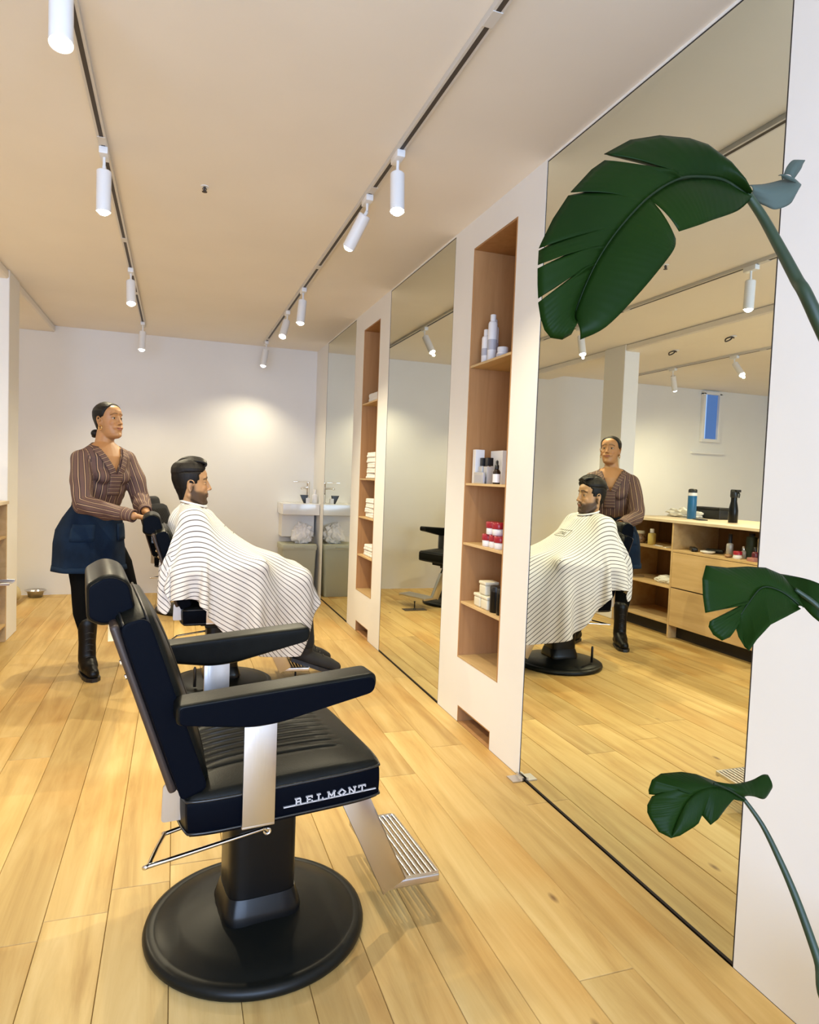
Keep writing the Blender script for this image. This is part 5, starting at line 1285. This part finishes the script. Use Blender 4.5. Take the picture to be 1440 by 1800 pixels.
# upper side in one piece, torn by slits running in from its edge
def torn(inner, outer, parent, rows_n=190, n=9, sag=.012, m=None):
    A_ = smooth_path(inner, 8); bm = nb(); lay = bm.verts.layers.float.new('vein'); ts = [o[0] for o in outer]; pts = [at(*o[1:]) for o in outer]
    allt = sorted(set(list(np.linspace(0, 1, rows_n)) + ts)); rows = []
    for t in allt:
        f = t * (len(A_) - 1); i_ = min(int(f), len(A_) - 2); p = A_[i_].lerp(A_[i_ + 1], f - i_)
        k = max(0, min(len(ts) - 2, next((q for q in range(len(ts) - 1) if ts[q] <= t <= ts[q + 1]), 0))); u_ = (t - ts[k]) / (ts[k + 1] - ts[k]); q = pts[k].lerp(pts[k + 1], u_)
        row = []
        for m_ in range(n + 1):
            w_ = m_ / n; v = bm.verts.new(p.lerp(q, w_) + fw * (-sag * 4 * w_ * (1 - w_))); v[lay] = t * .55; row.append(v)
        rows.append(row)
    for a, b in zip(rows, rows[1:]):
        for i_ in range(n): bm.faces.new((a[i_], a[i_ + 1], b[i_ + 1], b[i_]))
    o = obj('leaf_blade', bm, M['leaf'], parent, smooth=True); s_ = o.modifiers.new('thickness', 'SOLIDIFY'); s_.thickness = .0009; s_.offset = 0
d0, d1, d2 = D + .05, D + .01, D - .05
torn(P3(mid[:-1] + [(1014, 566, D - .035)]), [(0, 1317, 340, D + .06), (.04, 1306, 312, d0), (.09, 1284, 283, d0), (.15, 1245, 254, d0), (.19, 1212, 243, d0), (.23, 1160, 238, D + .04), (.27, 1108, 246, D + .03), (.30, 1062, 271, d1), (.318, 1172, 299, D + .02), (.336, 1063, 282, d1), (.37, 1040, 298, D),
  (.46, 1003, 338, D - .02), (.475, 1036, 336, D - .01), (.49, 999, 344, D - .02), (.52, 972, 385, D - .035), (.545, 951, 428, d2), (.553, 947, 437, d2), (.560, 976, 425, D - .04), (.567, 947, 441, d2), (.625, 945.5, 466, D - .06), (.635, 998, 446, D - .045), (.645, 945, 472, D - .06), (.67, 945, 500, D - .06), (.695, 946, 525, D - .06), (.703, 1012, 482, D - .045), (.711, 946, 532, D - .06), (.76, 950, 558, D - .06), (.82, 957, 580, D - .06), (.87, 968, 594, D - .055), (.93, 988, 597, D - .05), (.97, 1004, 588, D - .045), (1, 1012, 572, D - .04)], plant)
# lower side
lobe((P3([(1316, 345, D + .06), (1275, 320, D + .05), (1230, 313, D + .035), (1180, 322, D + .015), (1139, 349, D)]), P3([(1318, 352, D + .06), (1296, 371, D + .03), (1252, 387, D + .00), (1228, 396, D - .01), (1194, 407, D - .02)])), plant, sag=.008)
lobe((P3([(1140, 347, D), (1090, 400, D - .02), (1055, 450, D - .03), (1030, 500, D - .035), (1012, 548, D - .035), (1014, 566, D - .035)]), P3([(1188, 420, D - .02), (1185, 438, D - .03), (1162, 470, D - .035), (1118, 522, D - .04), (1065, 575, D - .045), (1020, 597, D - .04)])), plant, sag=.008)
bm = nb(); mp_ = smooth_path(P3([(1318, 348, D + .06)] + mid[1:-1]), 6); tube(bm, mp_, .004, 8, radii=[.0028 * (1 - i / len(mp_)) + .0008 for i in range(len(mp_))]); obj('midrib', bm, M['midrib'], plant, smooth=True)
# stalk leaving the frame to the pot on the right
pot = Vector((1.10, .62, 0))
def stalk(pts, r0_, r1_, end):
    p = P3(pts) + [Vector(e) for e in end]; sp = smooth_path(p, 8); bm = nb(); tube(bm, sp, .01, 10, radii=[r0_ + (r1_ - r0_) * i / (len(sp) - 1) for i in range(len(sp))]); return obj('leaf_stalk', bm, M['stalk'], plant, smooth=True)
stalk([(1314, 342, D + .06), (1340, 380, D + .055), (1368, 430, D + .04), (1400, 490, D + .02), (1436, 560, D)], .0065, .013, [pot + Vector((-.03, .12, 1.20)), pot + Vector((.0, .04, .75)), pot + Vector((0, 0, .33))])
# grey-green curled leaf seen from the back behind the stalk
DB = D + .10
up_r = [(1312, 325, DB), (1345, 323, DB + .01), (1378, 315, DB + .02), (1395, 312, DB + .02), (1400, 325, DB + .02)]
lo_r = [(1318, 350, DB), (1345, 362, DB - .01), (1365, 368, DB - .015), (1390, 358, DB - .01), (1399, 340, DB + .01)]
def rolled(a, b, name, m, r=.02):
    A_, B_ = smooth_path(P3(a), 6), smooth_path(P3(b), 6); bm = nb(); lay = bm.verts.layers.float.new('vein'); rows = []; n = 14
    for i, (p, q) in enumerate(zip(A_, B_)):
        row = []
        for k in range(n + 1):
            t = k / n; v = bm.verts.new(p.lerp(q, t) - fw * (r * math.sin(math.pi * t))); v[lay] = t * .08; row.append(v)
        rows.append(row)
    for c, d in zip(rows, rows[1:]):
        for i in range(n): bm.faces.new((c[i], c[i + 1], d[i + 1], d[i]))
    o = obj(name, bm, m, plant, smooth=True); s = o.modifiers.new('thickness', 'SOLIDIFY'); s.thickness = .0009; return o
rolled(up_r, lo_r, 'curled_leaf', M['leafb'], .016)
rolled([(1378, 306, DB), (1384, 292, DB), (1395, 281, DB + .01), (1410, 283, DB + .02)], [(1394, 318, DB), (1401, 308, DB), (1409, 296, DB + .01), (1412, 288, DB + .02)], 'curled_leaf', M['leafb'], .008)
rolled([(1368, 308, DB), (1378, 306, DB - .005), (1390, 310, DB - .005)], [(1374, 314, DB), (1384, 316, DB - .005), (1400, 322, DB - .005)], 'curled_leaf', M['leafb'], .004)
stalk([(1316, 350, DB - .02), (1335, 375, D + .07)], .004, .006, [at(1352, 404, D + .055)])
# --- middle leaf at the right edge, near
E2 = .95
mi_ = P3([(1406, 1064, E2 + .012), (1374, 1040, E2 + .016), (1341, 1032, E2 + .014), (1318, 1056, E2 + .002), (1302, 1080, E2 - .008)])
e1, e0 = E2 - .02, E2 + .03
torn(mi_, [(0, 1412, 1068, E2 + .01), (.12, 1397, 1035, E2 + .03), (.25, 1374, 1010, E2 + .035), (.36, 1346, 998, e0), (.46, 1314, 996, E2 + .025), (.54, 1278, 998, E2 + .01), (.60, 1241, 994, E2 - .005), (.63, 1235, 1017, e1), (.68, 1236, 1048, e1), (.73, 1240, 1077, e1), (.755, 1301, 1065, E2 - .006), (.78, 1248, 1092, e1), (.82, 1246, 1102, e1), (.87, 1254, 1116, e1), (.92, 1269, 1126, e1), (.96, 1283, 1120, E2 - .018), (1, 1294, 1103, E2 - .012)], plant, sag=.005)
torn(mi_, [(0, 1408, 1070, E2 + .008), (.2, 1386, 1082, E2 - .01), (.45, 1355, 1098, E2 - .025), (.7, 1330, 1125, E2 - .035), (.85, 1317, 1144, E2 - .038), (.92, 1310, 1138, E2 - .032), (.96, 1299, 1120, E2 - .022), (1, 1294, 1103, E2 - .012)], plant, sag=-.005)
bm = nb(); tube(bm, smooth_path([p - fw * .001 for p in mi_], 5), .0012, 6); obj('midrib', bm, M['midrib'], plant, smooth=True)
lobe((P3([(1352, 1006, E2 + .06), (1390, 1012, E2 + .05), (1425, 1020, E2 + .03), (1460, 1035, E2 + .02)]), P3([(1370, 1022, E2 + .05), (1400, 1052, E2 + .03), (1430, 1085, E2 + .01), (1465, 1110, E2)])), plant, sag=.006)
stalk([(1398, 1036, E2 + .02), (1440, 1068, E2 + .01), (1480, 1120, E2)], .003, .008, [pot + Vector((.02, .14, .75)), pot + Vector((.02, .03, .33))])
# --- low leaf
G_ = 1.0
li_ = P3([(1308, 1406, G_), (1272, 1386, G_ - .008), (1240, 1386, G_ - .014), (1208, 1408, G_ - .02), (1180, 1466, G_ - .03)])
torn(li_, [(0, 1306, 1403, G_), (.10, 1288, 1388, G_), (.18, 1269, 1378, G_ + .005), (.26, 1251, 1371, G_ + .01), (.35, 1224, 1361, G_ + .01), (.45, 1198, 1357, G_ + .01), (.55, 1162, 1360, G_), (.60, 1146, 1371, G_ - .01), (.63, 1140, 1389, G_ - .01), (.65, 1141, 1396, G_ - .01), (.67, 1184, 1384, G_ - .015), (.69, 1146, 1400, G_ - .015), (.73, 1138, 1415, G_ - .02), (.79, 1138, 1428, G_ - .02), (.85, 1143, 1439, G_ - .025), (.93, 1158, 1462, G_ - .03), (1, 1178, 1472, G_ - .032)], plant, sag=.004)
torn(li_, [(0, 1304, 1408, G_), (.12, 1289, 1405, G_ - .01), (.22, 1276, 1421, G_ - .015), (.30, 1262, 1440, G_ - .025), (.36, 1249, 1450, G_ - .03), (.42, 1234, 1433, G_ - .022), (.50, 1228, 1447, G_ - .028), (.60, 1221, 1453, G_ - .03), (.80, 1195, 1469, G_ - .034), (1, 1179, 1473, G_ - .033)], plant, sag=.003)
lobe((P3([(1258, 1374, G_ + .0), (1290, 1378, G_), (1320, 1372, G_ + .02), (1340, 1362, G_ + .03), (1350, 1362, G_ + .035)]), P3([(1306, 1404, G_), (1312, 1399, G_), (1326, 1400, G_ + .01), (1344, 1404, G_ + .02), (1357, 1386, G_ + .03)])), plant, sag=.006)
bm = nb(); tube(bm, smooth_path(P3([(1310, 1406, G_ - .002), (1285, 1390, G_ - .008), (1255, 1377, G_ - .012)]), 5), .0018, 6); obj('midrib', bm, M['midrib'], plant, smooth=True)
stalk([(1306, 1402, G_), (1340, 1450, G_ - .01), (1370, 1510, G_ - .03), (1400, 1580, G_ - .05), (1438, 1686, G_ - .08), (1470, 1790, G_ - .10)], .0028, .0075, [pot + Vector((-.01, .02, .33))])
# pot (just outside the frame)
bm = nb(); lathe(bm, [(.13, 0), (.14, .01), (.175, .33), (.18, .34), (.165, .34), (.16, .30)], 40, Matrix.Translation(pot), cap=False); obj('pot', bm, mat('terracotta_pot', (.35, .16, .09), .7), plant, smooth=True)
bm = nb(); lathe(bm, [(.001, .302), (.158, .300)], 30, Matrix.Translation(pot), cap=False); obj('soil', bm, mat('soil', (.04, .025, .015), .95, bump=.8, bscale=40), plant)
bm = nb(); lathe(bm, [(.001, .0), (.13, .0)], 30, Matrix.Translation(pot), cap=False); obj('pot_base', bm, mat('terracotta_base', (.35, .16, .09), .7), plant)
